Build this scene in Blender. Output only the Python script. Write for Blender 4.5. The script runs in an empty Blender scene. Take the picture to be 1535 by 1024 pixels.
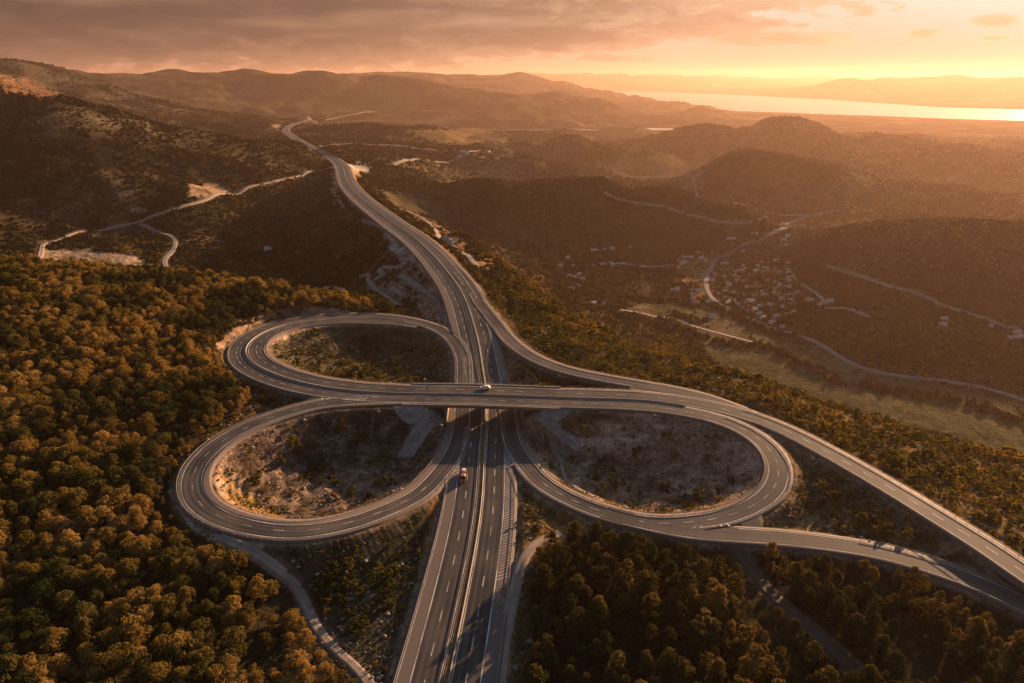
import bpy, bmesh, math, random
import numpy as np
from mathutils import Vector

R = math.radians
S = bpy.context.scene
COL = S.collection
rng = np.random.default_rng(7)
random.seed(7)

# ------------------------------------------------------------------ camera
FPX, CX, CY = 1023.0, 767.5, 512.0
PITCH = math.atan(394.0 / FPX)
CAM_Z = 140.0
cam_d = bpy.data.cameras.new('camera'); cam = bpy.data.objects.new('camera', cam_d); COL.objects.link(cam)
cam.location = (0, 0, CAM_Z); cam.rotation_euler = (math.pi / 2 - PITCH, 0, 0)
cam_d.sensor_width = 36.0; cam_d.lens = FPX / 1535.0 * 36.0
cam_d.clip_start = 1.0; cam_d.clip_end = 80000.0
S.camera = cam

# ------------------------------------------------------------------ sun, sky, exposure
SUN_AZ, SUN_EL = R(40.0), R(12.5)          # azimuth measured from +Y towards +X
SUN_STRENGTH = 5.0
HAZE_DENSITY = 4.9e-5
S.view_settings.view_transform = 'Standard'; S.view_settings.look = 'None'
S.view_settings.gamma = 1.0; S.view_settings.exposure = 1.48
try: S.view_settings.use_curve_mapping = False
except Exception: pass
S.cycles.use_denoising = True
S.cycles.max_bounces = 5; S.cycles.diffuse_bounces = 2; S.cycles.glossy_bounces = 2
S.cycles.transmission_bounces = 3; S.cycles.volume_bounces = 1; S.cycles.transparent_max_bounces = 8
S.cycles.sample_clamp_indirect = 4.0
sd = bpy.data.lights.new('sun', 'SUN'); sun = bpy.data.objects.new('sun', sd); COL.objects.link(sun)
sd.energy = SUN_STRENGTH; sd.angle = R(0.7); sd.color = (1.0, 0.58, 0.31)
sdir = Vector((math.sin(SUN_AZ) * math.cos(SUN_EL), math.cos(SUN_AZ) * math.cos(SUN_EL), math.sin(SUN_EL)))
sun.rotation_euler = sdir.to_track_quat('Z', 'Y').to_euler()
sun.location = (300, 300, 400)


class NT:
    """tiny node-graph helper"""
    def __init__(s, tree): s.t = tree; tree.nodes.clear()
    def n(s, typ, ins=None, **kw):
        nd = s.t.nodes.new(typ)
        for k, v in kw.items(): setattr(nd, k, v)
        for k, v in (ins or {}).items(): s.set(nd.inputs[k], v)
        return nd
    def set(s, sock, v):
        if isinstance(v, bpy.types.NodeSocket): s.t.links.new(v, sock)
        elif isinstance(v, bpy.types.Node): s.t.links.new(v.outputs[0], sock)
        else: sock.default_value = v
    def m(s, op, a, b=0.0, c=0.0, clamp=False):
        nd = s.n('ShaderNodeMath', operation=op, use_clamp=clamp)
        s.set(nd.inputs[0], a); s.set(nd.inputs[1], b); s.set(nd.inputs[2], c)
        return nd.outputs[0]
    def ss(s, x, a, b, lo=0.0, hi=1.0):
        nd = s.n('ShaderNodeMapRange', interpolation_type='SMOOTHSTEP')
        for k, v in zip((0, 1, 2, 3, 4), (x, a, b, lo, hi)): s.set(nd.inputs[k], v)
        return nd.outputs[0]
    def lin(s, x, a, b, lo=0.0, hi=1.0):
        nd = s.n('ShaderNodeMapRange')
        for k, v in zip((0, 1, 2, 3, 4), (x, a, b, lo, hi)): s.set(nd.inputs[k], v)
        return nd.outputs[0]
    def mix(s, f, a, b, blend='MIX'):
        nd = s.n('ShaderNodeMix', data_type='RGBA', blend_type=blend)
        def col(v): return (*v, 1.0) if isinstance(v, tuple) and len(v) == 3 else v
        s.set(nd.inputs[0], f); s.set(nd.inputs[6], col(a)); s.set(nd.inputs[7], col(b))
        return nd.outputs[2]
    def noise(s, vec, scale, detail=4.0, rough=0.55, dist=0.0):
        nd = s.n('ShaderNodeTexNoise'); s.set(nd.inputs['Vector'], vec)
        nd.inputs['Scale'].default_value = scale; nd.inputs['Detail'].default_value = detail
        nd.inputs['Roughness'].default_value = rough; nd.inputs['Distortion'].default_value = dist
        return nd.outputs[0]
    def ramp(s, x, stops):
        nd = s.n('ShaderNodeValToRGB'); s.set(nd.inputs[0], x)
        e = nd.color_ramp.elements
        e[0].position, e[0].color = stops[0][0], (*stops[0][1], 1)
        e[1].position, e[1].color = stops[-1][0], (*stops[-1][1], 1)
        for p, c in stops[1:-1]:
            q = e.new(p); q.color = (*c, 1)
        return nd.outputs[0]


def px_dir(px, py):
    u = (px - CX) / FPX; v = (py - CY) / FPX
    sp, cp = math.sin(PITCH), math.cos(PITCH)
    return u, cp - v * sp, -(sp + v * cp)      # world direction with unit depth along the view axis


def px_azel(px, py):
    x, y, z = px_dir(px, py)
    return math.atan2(x, y), math.atan2(z, math.hypot(x, y))


W = bpy.data.worlds.new('World'); S.world = W; W.use_nodes = True
g = NT(W.node_tree)
tc = g.n('ShaderNodeTexCoord')
sep = g.n('ShaderNodeSeparateXYZ', {0: tc.outputs['Generated']})
az = g.m('ARCTAN2', sep.outputs[0], sep.outputs[1])
el = g.m('ARCSINE', sep.outputs[2])
vec = g.n('ShaderNodeCombineXYZ', {0: az, 1: g.m('MULTIPLY', el, 3.2), 2: 0.0}).outputs[0]
n1 = g.noise(vec, 8.0, 7.0, 0.6, 0.4)
n2 = g.noise(vec, 27.0, 7.0, 0.62, 0.3)
n3 = g.noise(g.n('ShaderNodeCombineXYZ', {0: az, 1: g.m('MULTIPLY', el, 9.0), 2: 3.0}).outputs[0], 4.0, 5.0, 0.6, 0.6)
# clear sky: warm at the horizon, paler upwards, brighter towards the sun
hor = g.ramp(g.lin(az, -0.70, 0.75), [(0.0, (0.66, 0.30, 0.19)), (0.35, (0.82, 0.43, 0.255)), (0.6, (0.76, 0.47, 0.31)),
                                      (0.85, (0.36, 0.26, 0.23)), (1.0, (0.30, 0.225, 0.21))])
top = g.ramp(g.lin(az, -0.70, 0.75), [(0.0, (0.42, 0.22, 0.16)), (0.35, (0.64, 0.38, 0.25)), (0.6, (0.92, 0.70, 0.54)),
                                      (0.85, (0.90, 0.77, 0.68)), (1.0, (0.86, 0.78, 0.70))])
clear = g.mix(g.ss(el, 0.0, 0.115), hor, top)
# glow round the low sun
sv = g.n('ShaderNodeVectorMath', operation='DOT_PRODUCT')
g.set(sv.inputs[0], tc.outputs['Generated']); sv.inputs[1].default_value = (math.sin(R(38)) * math.cos(R(3)), math.cos(R(38)) * math.cos(R(3)), math.sin(R(3)))
glow = g.m('POWER', g.m('MAXIMUM', sv.outputs['Value'], 0.0), 90.0)
clear = g.mix(1.0, clear, g.mix(glow, (0.0, 0.0, 0.0), (0.16, 0.115, 0.07)), 'ADD')
# cloud bank: ellipses in azimuth / elevation with ragged noisy edges
mask = None
for (px, py, rx, ry, wt) in [(80, -16, 980, 88, 1.25), (640, 28, 380, 42, 1.15), (820, 54, 230, 25, 1.1), (260, 38, 420, 40, 1.1), (905, -8, 75, 22, 1.0),
                             (1060, 36, 105, 20, 1.0), (1160, 58, 100, 11, .95), (1130, 10, 38, 9, .9), (1172, 6, 20, 5, .8), (1383, 50, 26, 8, .9),
                             (1497, 31, 36, 9, .9), (1492, 57, 26, 4, .8), (1225, 61, 24, 8, .9), (1200, 38, 24, 5, .6), (930, 88, 120, 9, 0.45), (1140, 34, 60, 10, .7)]:
    a0, e0 = px_azel(px, py)
    ra = rx / FPX * 0.93; re = ry / FPX * 0.93
    du = g.m('DIVIDE', g.m('SUBTRACT', az, a0), ra); dv = g.m('DIVIDE', g.m('SUBTRACT', el, e0), re)
    d = g.m('SUBTRACT', wt, g.m('ADD', g.m('MULTIPLY', du, du), g.m('MULTIPLY', dv, dv)))
    mask = d if mask is None else g.m('MAXIMUM', mask, d)
nn = g.m('ADD', g.m('MULTIPLY', g.m('SUBTRACT', n1, 0.5), 1.5), g.m('MULTIPLY', g.m('SUBTRACT', n2, 0.5), 2.0))
cm = g.m('ADD', mask, nn)
cl = g.ss(cm, 0.0, 0.30)
ccol = g.ramp(g.lin(az, -0.70, 0.75), [(0.0, (0.075, 0.050, 0.043)), (0.30, (0.110, 0.070, 0.055)), (0.50, (0.23, 0.135, 0.092)), (0.66, (0.48, 0.27, 0.165)), (1.0, (0.70, 0.44, 0.28))])
clit = g.ramp(g.lin(az, -0.70, 0.75), [(0.0, (0.31, 0.165, 0.115)), (0.35, (0.50, 0.27, 0.165)), (0.6, (0.78, 0.50, 0.31)), (1.0, (1.0, 0.75, 0.5))])
cint = g.ss(g.m('ADD', g.m('MULTIPLY', n3, 0.55), g.m('MULTIPLY', n1, 0.45)), 0.42, 0.68)
edge = g.ss(cm, 0.15, 1.0, 0.85, 0.0)
ccol = g.mix(g.m('MAXIMUM', g.m('MULTIPLY', cint, 0.6), g.m('MULTIPLY', edge, 0.75)), ccol, clit)
low = g.mix(g.m('MULTIPLY', cl, 0.93), clear, ccol)
# thin streaks
low = g.mix(g.m('MULTIPLY', g.ss(n3, 0.52, 0.75), 0.12), low, ccol)
# the rest of the dome: the physical evening sky
sky = g.n('ShaderNodeTexSky', sky_type='NISHITA', sun_disc=False, sun_elevation=SUN_EL, sun_rotation=SUN_AZ, altitude=300.0,
          air_density=1.5, dust_density=3.0, ozone_density=1.5)
nish = g.mix(1.0, sky.outputs[0], (0.092, 0.128, 0.166), 'MULTIPLY')
allsky = g.mix(g.ss(el, 0.13, 0.36), low, nish)
back = g.m('MULTIPLY', g.ss(sep.outputs[1], 0.35, -0.2), 0.75)      # away from the sun the evening sky is dimmer
allsky = g.mix(back, allsky, (0.065, 0.085, 0.115))
bg = g.n('ShaderNodeBackground', {'Color': allsky, 'Strength': 0.36})
g.n('ShaderNodeOutputWorld', {0: bg.outputs[0]})

# ------------------------------------------------------------------ projection helpers
SP, CP = math.sin(PITCH), math.cos(PITCH)


def at_h(px, py, h):
    x, y, z = px_dir(px, py); t = (CAM_Z - h) / -z
    return x * t, y * t, h


def at_z(px, py, t):
    x, y, z = px_dir(px, py)
    return x * t, y * t, CAM_Z + z * t


def to_px(x, y, z):
    dz = z - CAM_Z
    depth = y * CP - dz * SP; up = y * SP + dz * CP
    depth = np.maximum(depth, 1.0)
    return CX + FPX * x / depth, CY - FPX * up / depth, depth


# ------------------------------------------------------------------ noise
def _h(ix, iy, seed):
    n = (ix * 374761393 + iy * 668265263 + seed * 974634777) & 0xFFFFFFFF
    n = ((n ^ (n >> 13)) * 1274126177) & 0xFFFFFFFF
    return ((n ^ (n >> 16)) & 0xFFFFFF) / float(0xFFFFFF)


def vn(x, y, seed=0):
    x = np.asarray(x, float); y = np.asarray(y, float)
    ix = np.floor(x).astype(np.int64); iy = np.floor(y).astype(np.int64)
    fx = x - ix; fy = y - iy
    fx = fx * fx * fx * (fx * (fx * 6 - 15) + 10); fy = fy * fy * fy * (fy * (fy * 6 - 15) + 10)
    a = _h(ix, iy, seed); b = _h(ix + 1, iy, seed); c = _h(ix, iy + 1, seed); d = _h(ix + 1, iy + 1, seed)
    return (a + (b - a) * fx) + ((c + (d - c) * fx) - (a + (b - a) * fx)) * fy   # 0..1


def fbm(x, y, lam, octv=4, seed=0, rough=0.5):
    s = 0; a = 1; t = 0
    for o in range(octv):
        s = s + a * (vn(x / lam, y / lam, seed + o * 17) - 0.5); t += a
        a *= rough; lam *= 0.5
    return s / t * 2                     # about -1..1


def sst(x, a, b):
    t = np.clip((x - a) / (b - a), 0, 1); return t * t * (3 - 2 * t)


# ------------------------------------------------------------------ road centre lines
class Curve:
    def __init__(s, pts, ds=2.0, smooth=5.0, ext0=0, ext1=0):
        p = np.array(pts, float)
        if ext0:
            d = p[0] - p[1]; d /= np.linalg.norm(d[:2]); d[2] = 0; p = np.vstack([p[0] + d * ext0, p[0] + d * ext0 * .5, p])
        if ext1:
            d = p[-1] - p[-2]; d /= np.linalg.norm(d[:2]); d[2] = 0; p = np.vstack([p, p[-1] + d * ext1 * .5, p[-1] + d * ext1])
        s.p = s.resample(s.catmull(p), ds)
        k = max(1, int(smooth / ds * 2))
        if smooth > 0 and len(s.p) > 4:
            w = np.exp(-0.5 * (np.arange(-k, k + 1) * ds / smooth) ** 2); w /= w.sum()
            q = s.p
            pre = 2 * q[0] - q[1:k + 1][::-1]; post = 2 * q[-1] - q[-k - 1:-1][::-1]
            e = np.vstack([pre, q, post])
            s.p = np.stack([np.convolve(e[:, i], w, 'valid') for i in range(3)], 1)
            s.p = s.resample(s.p, ds)
        s.finish()

    @staticmethod
    def catmull(p):
        out = []
        n = len(p)
        for i in range(n - 1):
            p0 = p[i - 1] if i > 0 else 2 * p[0] - p[1]; p1 = p[i]; p2 = p[i + 1]; p3 = p[i + 2] if i + 2 < n else 2 * p[-1] - p[-2]
            L = np.linalg.norm(p2 - p1); m = max(4, int(L / 1.5))
            # centripetal-like tangents
            d0 = max(np.linalg.norm(p1 - p0), 1e-3); d1 = max(L, 1e-3); d2 = max(np.linalg.norm(p3 - p2), 1e-3)
            m1 = ((p1 - p0) / d0 * d1 + (p2 - p1) * d0 / d1 * 1.0) if False else ((p2 - p1) / d1 * (d0 / (d0 + d1)) + (p1 - p0) / d0 * (d1 / (d0 + d1))) * d1
            m2 = ((p2 - p1) / d1 * (d2 / (d1 + d2)) + (p3 - p2) / d2 * (d1 / (d1 + d2))) * d1
            t = np.linspace(0, 1, m, endpoint=False)[:, None]
            out.append((2 * t ** 3 - 3 * t ** 2 + 1) * p1 + (t ** 3 - 2 * t ** 2 + t) * m1 + (-2 * t ** 3 + 3 * t ** 2) * p2 + (t ** 3 - t ** 2) * m2)
        out.append(p[-1:])
        return np.vstack(out)

    @staticmethod
    def resample(p, ds):
        L = np.concatenate([[0], np.cumsum(np.linalg.norm(np.diff(p[:, :2], axis=0), axis=1))])
        n = max(2, int(round(L[-1] / ds)) + 1)
        t = np.linspace(0, L[-1], n)
        return np.stack([np.interp(t, L, p[:, i]) for i in range(3)], 1)

    def finish(s):
        d = np.gradient(s.p[:, :2], axis=0); d /= np.linalg.norm(d, axis=1)[:, None]
        s.t = d; s.nrm = np.stack([-d[:, 1], d[:, 0]], 1)
        s.s = np.concatenate([[0], np.cumsum(np.linalg.norm(np.diff(s.p[:, :2], axis=0), axis=1))])
        s.L = s.s[-1]

    def off(s, o):
        q = s.p.copy(); q[:, :2] += s.nrm * (np.asarray(o)[..., None] if np.ndim(o) else o); return q

    def at(s, u, o=0.0, dz=0.0):
        """points at arc lengths u with lateral offset o (left positive)"""
        u = np.asarray(u, float)
        q = np.stack([np.interp(u, s.s, s.p[:, i]) for i in range(3)], -1)
        n = np.stack([np.interp(u, s.s, s.nrm[:, i]) for i in range(2)], -1)
        q[..., :2] += n * (np.asarray(o)[..., None] if np.ndim(o) else o); q[..., 2] += dz
        return q

    def near(s, x, y):
        return int(np.argmin((s.p[:, 0] - x) ** 2 + (s.p[:, 1] - y) ** 2))

    def sat(s, px, py, h=0):
        x, y, _ = at_h(px, py, h); return s.s[s.near(x, y)]


P = lambda lst: [at_h(*q) for q in lst]
MW = Curve(P([(667, 1024, 0), (696, 887, 0), (718, 760, 0), (722.5, 690, 0), (727, 625, 0), (725, 578, 0), (722, 560, .4), (716, 520, 2), (706, 480, 4.5),
              (691, 440, 7.5), (663, 400, 10.5), (624.6, 360.7, 12), (597, 341, 11), (568, 319.6, 8.5), (538.6, 296, 4), (523, 278.6, 0), (516, 263, -4),
              (513, 251, -8), (499.5, 237.6, -12), (478, 227, -15), (458.6, 217, -19), (439, 205, -24), (428, 196, -28), (432.6, 189.5, -30),
              (443, 185, -32), (454.7, 182, -34), (464, 178.5, -36)]), ds=2.0, smooth=10, ext0=140)
# median line of the crossing road: right -> over the bridge -> round the upper left loop
MED = Curve(P([(1035, 610.5, 9), (978, 602, 9), (925, 599, 9), (850, 597, 9), (775, 594.2, 9), (700, 591.7, 9), (600, 590.5, 9), (520, 585.5, 9), (486, 581, 9), (453, 574.5, 9), (419.6, 564.5, 9),
               (394.7, 554.6, 8.7), (376, 543, 8.3), (369, 533, 8), (368, 524.7, 7.8), (373, 514.7, 7.4), (386, 504, 7), (406, 494, 6.5), (436, 485, 6), (461, 480, 5.5)]), smooth=5)
# travelling leftwards, "left" of the curve is towards the camera on the bridge
up = MED.off(-4.9)[::6]; lo = MED.off(4.9)[::6]
EAST = Curve(P([(1535, 858.7, 9), (1456, 805.5, 9), (1430, 790, 9), (1375, 756, 9), (1342, 736, 9), (1275, 697, 9), (1236, 675.5, 9), (1197, 654.5, 9), (1134, 627.5, 9), (1085, 613, 9)])
             + list(up) + P([(510, 480.5, 4.9), (560, 481, 4.2), (605, 484.5, 3.3), (630, 489, 2.8)]), smooth=5, ext0=130)
LOOP_R = Curve(P([(756, 578, 0), (761, 609, 0), (763, 640, 0), (768, 664, .2), (790, 697, .9), (814.5, 724.3, 1.5), (854, 748, 2.5), (889, 763, 3.2), (940, 778, 4), (979, 785, 4.5), (1018, 784.5, 4.9), (1047, 782, 5.15),
                  (1088, 775.5, 5.5), (1121, 763, 6.0), (1146, 749, 6.6), (1162, 731, 7.3), (1168, 712, 8.2), (1167.5, 698, 8.5), (1160, 681, 8.8), (1141, 660, 9), (1114, 643, 9), (1080, 629, 9)])
               + list(lo) + P([(510, 473.2, 4.9), (560, 473.6, 4.3), (610, 479, 3.7), (640, 487, 3.3), (659, 495, 3.0), (679, 509, 2.6), (688, 522, 2.0), (692.5, 534, 1.3), (694.5, 556, .5), (694.5, 578, 0)]), smooth=5)
LOOP_L = Curve(P([(665, 598.7, 9), (610, 598.9, 9), (562, 600, 9), (500, 603, 9), (470, 607, 9), (440, 615, 9), (403, 626, 9), (371, 639, 9), (338, 657, 8.8), (313, 676, 8.5), (297, 694, 8.3), (288, 710, 8.1), (286, 726, 8), (289, 744, 7.7),
                  (303, 762, 7), (326, 776, 6.4), (358, 787, 5.9), (391, 794, 5.4), (440, 798, 4.7), (489, 792.5, 4), (537.7, 781, 3), (586.5, 762, 2), (630, 739.5, 1), (657, 711, .4), (674, 690, .2), (684, 670, 0), (690, 650, 0),
                  (692.5, 630, 0), (693.5, 609, 0), (694, 578, 0)]), smooth=5)
_sr = [MW.s[MW.near(*at_h(px_, py_, h_)[:2])] for px_, py_, h_ in ((663, 400, 10.5), (678, 420, 9), (689, 436, 7.8))]
RAMP = Curve([tuple(MW.at(_sr[0], -6.0)), tuple(MW.at(_sr[1], -7.6)), tuple(MW.at(_sr[2], -9.6))] + P([(716, 450, 6.8), (730, 468, 5.4), (750, 493, 4.1), (769, 515, 4.5), (800, 536.5, 5.6), (832, 549.5, 7), (860, 557.5, 7.6), (900.8, 566, 8.2), (968.6, 578, 8.8), (1036, 591, 9), (1082, 605.5, 9), (1110, 616.5, 9), (1145, 633, 9)]), smooth=5)
SPUR = Curve(P([(905, 768.5, 3.5), (940, 778, 4.0), (965, 783.5, 4.3), (990, 788.5, 4.6), (1028, 796.2, 4.95), (1087, 801, 5.3), (1170, 806.5, 5.7), (1240, 814, 6), (1309, 825, 6), (1397, 849, 6), (1462, 872, 6), (1535, 906, 6)]), smooth=5, ext1=130)


def snap(c, ref, i0, i1, d0=17.0, d1=27.0):
    for i in range(i0, i1):
        j = ref.near(c.p[i, 0], c.p[i, 1]); d = math.dist(c.p[i, :2], ref.p[j, :2])
        w = 1 - float(sst(d, d0, d1)); c.p[i, 2] = c.p[i, 2] * (1 - w) + ref.p[j, 2] * w
    q = np.arange(-10, 11); w_ = np.exp(-.5 * (q / 4.0) ** 2); w_ /= w_.sum()
    e_ = np.concatenate([2 * c.p[0, 2] - c.p[1:11, 2][::-1], c.p[:, 2], 2 * c.p[-1, 2] - c.p[-11:-1, 2][::-1]])
    c.p[:, 2] = np.convolve(e_, w_, 'valid'); c.finish()


nL = len(LOOP_L.p); snap(LOOP_L, MW, nL - 90, nL)
snap(LOOP_R, MW, 0, 80); nR = len(LOOP_R.p); snap(LOOP_R, MW, nR - 60, nR)
snap(RAMP, MW, 0, 70); snap(RAMP, EAST, len(RAMP.p) - 75, len(RAMP.p), 6, 14)
snap(LOOP_L, LOOP_R, 0, 60, 7, 14); snap(SPUR, LOOP_R, 0, 60, 7, 16)
nE = len(EAST.p); snap(EAST, LOOP_R, nE - 50, nE, 6, 14)
sB = MW.near(-12, 274)      # where the bridge crosses
BX = MW.p[sB, 0]

# ribbons: curve, right half width, left half width, z lift
RIB = [('motorway', MW, -13.4, 13.4, 0.00), ('ramp', RAMP, -4.6, 5.2, 0.03), ('road', EAST, -5.6, 5.0, 0.05), ('ramp', LOOP_R, -5.0, 5.0, 0.07), ('ramp', LOOP_L, -5.2, 6.4, 0.09), ('ramp', SPUR, -4.6, 4.6, 0.11)]

# ------------------------------------------------------------------ terrain
GH = [  # px, py, ground height
 (-250, 1024, 4), (0, 1024, 2), (200, 1024, 0), (400, 1024, -3), (530, 1024, -2), (0, 850, 6), (200, 850, 3), (350, 850, 0), (0, 700, 13), (150, 700, 9), (230, 720, 7),
 (0, 600, 18), (150, 600, 14), (300, 600, 10), (0, 500, 24), (150, 500, 19), (300, 500, 13), (0, 440, 27), (200, 440, 21), (350, 450, 14), (450, 460, 9), (550, 470, 3),
 (550, 530, -6), (480, 535, -2), (620, 530, -5), (500, 700, -4), (400, 700, 0), (355, 700, 4), (600, 680, -5), (500, 640, -1), (600, 640, -5),
 (850, 650, -4), (970, 700, -4), (1050, 700, -2), (900, 740, -4), (820, 640, -5), (960, 650, -4), (500, 850, -6), (580, 850, -3), (450, 900, -5), (560, 950, -2),
 (800, 760, 0), (850, 790, 0), (780, 850, 1), (800, 950, 0), (900, 850, 3), (1000, 850, 2), (1000, 1000, 3), (900, 1000, 2), (1150, 850, 2), (1200, 900, 3), (1300, 880, 3),
 (1300, 1000, 4), (1500, 1000, 4), (1700, 1000, 4), (1250, 760, 5), (1350, 790, 6), (1250, 700, 7), (1150, 600, 5), (1300, 670, 3), (1450, 720, 3), (1535, 760, 3), (1200, 600, -2), (1300, 640, -3), (1450, 690, -3),
 (850, 510, -3), (900, 540, 0), (1000, 555, 0), (800, 490, -2), (760, 430, 0), (720, 400, 4), (830, 572, -2),
 # valley behind the left forest, motorway flank
 (300, 395, -42), (420, 410, -40), (500, 400, -35), (560, 400, -30), (600, 420, -15), (640, 450, -6), (400, 340, -40), (300, 350, -36), (100, 380, -22), (0, 370, -12), (200, 375, -30),
 (520, 350, -24), (500, 320, -20), (480, 290, -20), (450, 300, -30), (200, 335, -32), (100, 357, -31), (0, 330, -16),
 (640, 320, -50), (600, 300, -28), (560, 250, -22), (650, 260, -45), (620, 240, -36), (700, 240, -70), (500, 200, -46), (550, 190, -58), (450, 175, -50), (600, 200, -52), (640, 345, -40), (700, 365, -45),
 # valley floor and village
 (1100, 470, -135), (1000, 430, -133), (880, 420, -130), (1150, 540, -132), (1300, 600, -128), (1500, 650, -126), (1060, 420, -134), (1100, 375, -130), (1160, 350, -127), (1220, 320, -125), (960, 400, -131),
 (800, 395, -118), (700, 330, -76), (900, 340, -97), (1000, 380, -128), (900, 240, -130), (960, 265, -135), (1050, 270, -132), (1120, 450, -134), (1200, 480, -131),
 (1300, 500, -124), (1400, 450, -102), (1535, 400, -70), (1535, 500, -115), (1535, 600, -129), (1250, 420, -115), (1700, 400, -60), (1700, 600, -125), (1900, 420, -90), (1900, 650, -120),
 (1300, 180, -146), (1450, 190, -146), (1535, 260, -132), (1250, 300, -110), (850, 185, -105), (950, 170, -100), (1000, 200, -107), (680, 205, -108), (750, 230, -112), (1150, 290, -118),
 (1500, 215, -125), (1700, 200, -140), (1700, 300, -125), (700, 165, -66), (800, 160, -90), (600, 160, -60), (500, 165, -62)]
GZ = [  # px, py, depth along the view axis (silhouettes and far ridges)
 (590, 470, 436), (450, 440, 449), (250, 410, 458), (0, 400, 452), (1060, 548, 392), (1300, 625, 324), (1535, 690, 287), (900, 495, 455), (820, 440, 535), (760, 395, 580), (700, 350, 650), (1180, 585, 350),
 (400, 200, 1850), (300, 190, 1400), (200, 175, 1260), (100, 155, 1200), (0, 140, 1150), (-150, 115, 1100), (-350, 100, 1100), (0, 220, 960), (-200, 200, 950), (150, 270, 930), (200, 220, 1080), (300, 250, 1080), (0, 290, 870), (-200, 260, 860),
 (0, 85, 3400), (-200, 60, 3400), (-450, 50, 3400), (60, 92, 3400), (130, 105, 3400), (200, 125, 3300), (260, 145, 3150), (330, 165, 3000), (400, 185, 2800), (0, 118, 2700), (70, 150, 2450), (0, 150, 2300), (150, 172, 2300),
 (180, 110, 5400), (210, 106, 5400), (244, 99, 5400), (281, 103, 5400), (322, 106, 5400), (383, 99, 5400), (423, 104, 5400), (450, 101, 5400), (520, 108, 5350), (600, 124, 5300), (618, 128, 5300), (737, 134.5, 5300), (839, 144.7, 5900), (895, 153.5, 6700),
 (-100, 100, 5400), (400, 150, 4800), (300, 150, 4600), (534, 110, 8600), (598, 107, 8600), (669, 111, 8600), (747, 117, 8600), (771, 113, 8600), (829, 121.7, 8700), (906, 136, 8900), (960, 149, 9300),
 (690, 263, 1220), (737, 263, 1200), (788, 266, 1190), (855, 265, 1200), (906, 267, 1210), (1020, 277, 1230), (1100, 300, 1190), (1140, 325, 1140), (640, 275, 1330), (900, 300, 1200), (750, 300, 1130),
 (1200, 340, 1180), (1250, 325, 1040), (1330, 320, 960), (1430, 318, 920), (1535, 322, 900), (1700, 325, 900), (1430, 350, 860),
 (1025, 155.6, 5500), (1068, 160.5, 5400), (1106, 167.6, 5300), (980, 160, 5600), (1087, 176, 2800), (1159, 178, 2750), (1231, 184, 2700), (1303, 194, 2600), (1375, 203.6, 2450), (1446, 213, 2350),
 (1150, 233, 1750), (1106, 240, 1720), (1231, 249, 1650), (1060, 262, 1850), (1250, 275, 1600), (1350, 270, 1700), (1500, 230, 2300), (1500, 290, 1600), (900, 215, 2600), (850, 222, 2500), (960, 222, 2700), (940, 185, 3900), (820, 200, 3300),
 (1269, 127, 11500), (1315, 116, 12000), (1365, 123.6, 12000), (1403, 115, 12000), (1446, 112.5, 12000), (1535, 117, 12000), (1650, 115, 12000), (1207, 140, 11500), (1900, 118, 12000)]
GFAR = []
for px in range(-700, 2300, 120):
    GFAR.append(at_z(px, 113 + 3 * math.sin(px * .013) + max(0, (px - 900) * .012), 21000))
# lake bed (deep below the water sheet) and land this side of it
for px, py in [(930, 145), (1000, 150), (1080, 154), (1150, 158), (1250, 162), (1350, 166), (1450, 170), (1535, 173), (1650, 176), (1000, 142), (1100, 146), (1200, 151), (1300, 156), (1400, 162), (1535, 168), (1700, 172)]:
    GFAR.append(at_h(px, py, -176))
for px, py in [(1150, 168.5), (1220, 171), (1300, 173), (1400, 177), (1535, 183), (1650, 188)]:
    GFAR.append(at_h(px, py, -147.5))
for px in (900, 1000, 1100, 1200): GFAR.append(at_z(px, 131, 17000))
GFAR += [(x, y, h) for x, y, h in [(0, 70, 0), (-60, 60, 2), (60, 60, 2), (-150, 60, 6), (150, 60, 4), (-300, 100, 12), (300, 100, 4), (-500, 100, 25), (600, 60, -20),
                                    (900, 100, -60), (-900, 100, 60), (1300, 300, -80), (-1000, 600, 40), (-3000, 1000, 150), (3000, 1500, -100), (8000, 4000, -140), (-9000, 5000, 200), (0, 30, 0)]]
BK = []


def behind(pts, k_, h=None, dh=None):
    for px, py, z in pts:
        x, y, hh = at_z(px, py, z); BK.append((x * k_, y * k_, hh + dh if dh is not None else h))


behind([(690, 263, 1220), (737, 263, 1200), (788, 266, 1190), (855, 265, 1200), (906, 267, 1210), (1020, 277, 1230), (1100, 300, 1190), (1140, 325, 1140)], 1.2, h=-122)
behind([(1250, 325, 1040), (1330, 320, 960), (1430, 318, 920), (1535, 322, 900)], 1.2, h=-118)
behind([(300, 190, 1400), (200, 175, 1260), (100, 155, 1200), (0, 140, 1150), (-150, 115, 1100)], 1.25, dh=-75)
behind([(0, 85, 3400), (60, 92, 3400), (130, 105, 3400), (200, 125, 3300), (260, 145, 3150)], 1.18, dh=-120)
behind([(1025, 155.6, 5500), (1068, 160.5, 5400), (1106, 167.6, 5300)], 1.12, h=-140)
behind([(1087, 176, 2800), (1159, 178, 2750), (1231, 184, 2700), (1303, 194, 2600), (1375, 203.6, 2450), (1446, 213, 2350)], 1.22, h=-138)
behind([(1150, 233, 1750), (1106, 240, 1720), (1231, 249, 1650)], 1.16, h=-122)
behind([(900, 215, 2600), (850, 222, 2500), (820, 200, 3300), (940, 185, 3900)], 1.15, h=-128)
behind([(1500, 230, 2300), (1350, 270, 1700)], 1.15, h=-125)
behind([(1060, 548, 392), (1300, 625, 324), (1535, 690, 287), (905, 495, 455), (1180, 585, 350)], 1.27, dh=-85)
behind([(820, 440, 535), (760, 395, 580)], 1.25, dh=-70)
behind([(250, 410, 458), (0, 400, 452), (450, 440, 449)], 1.25, dh=-38)
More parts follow.
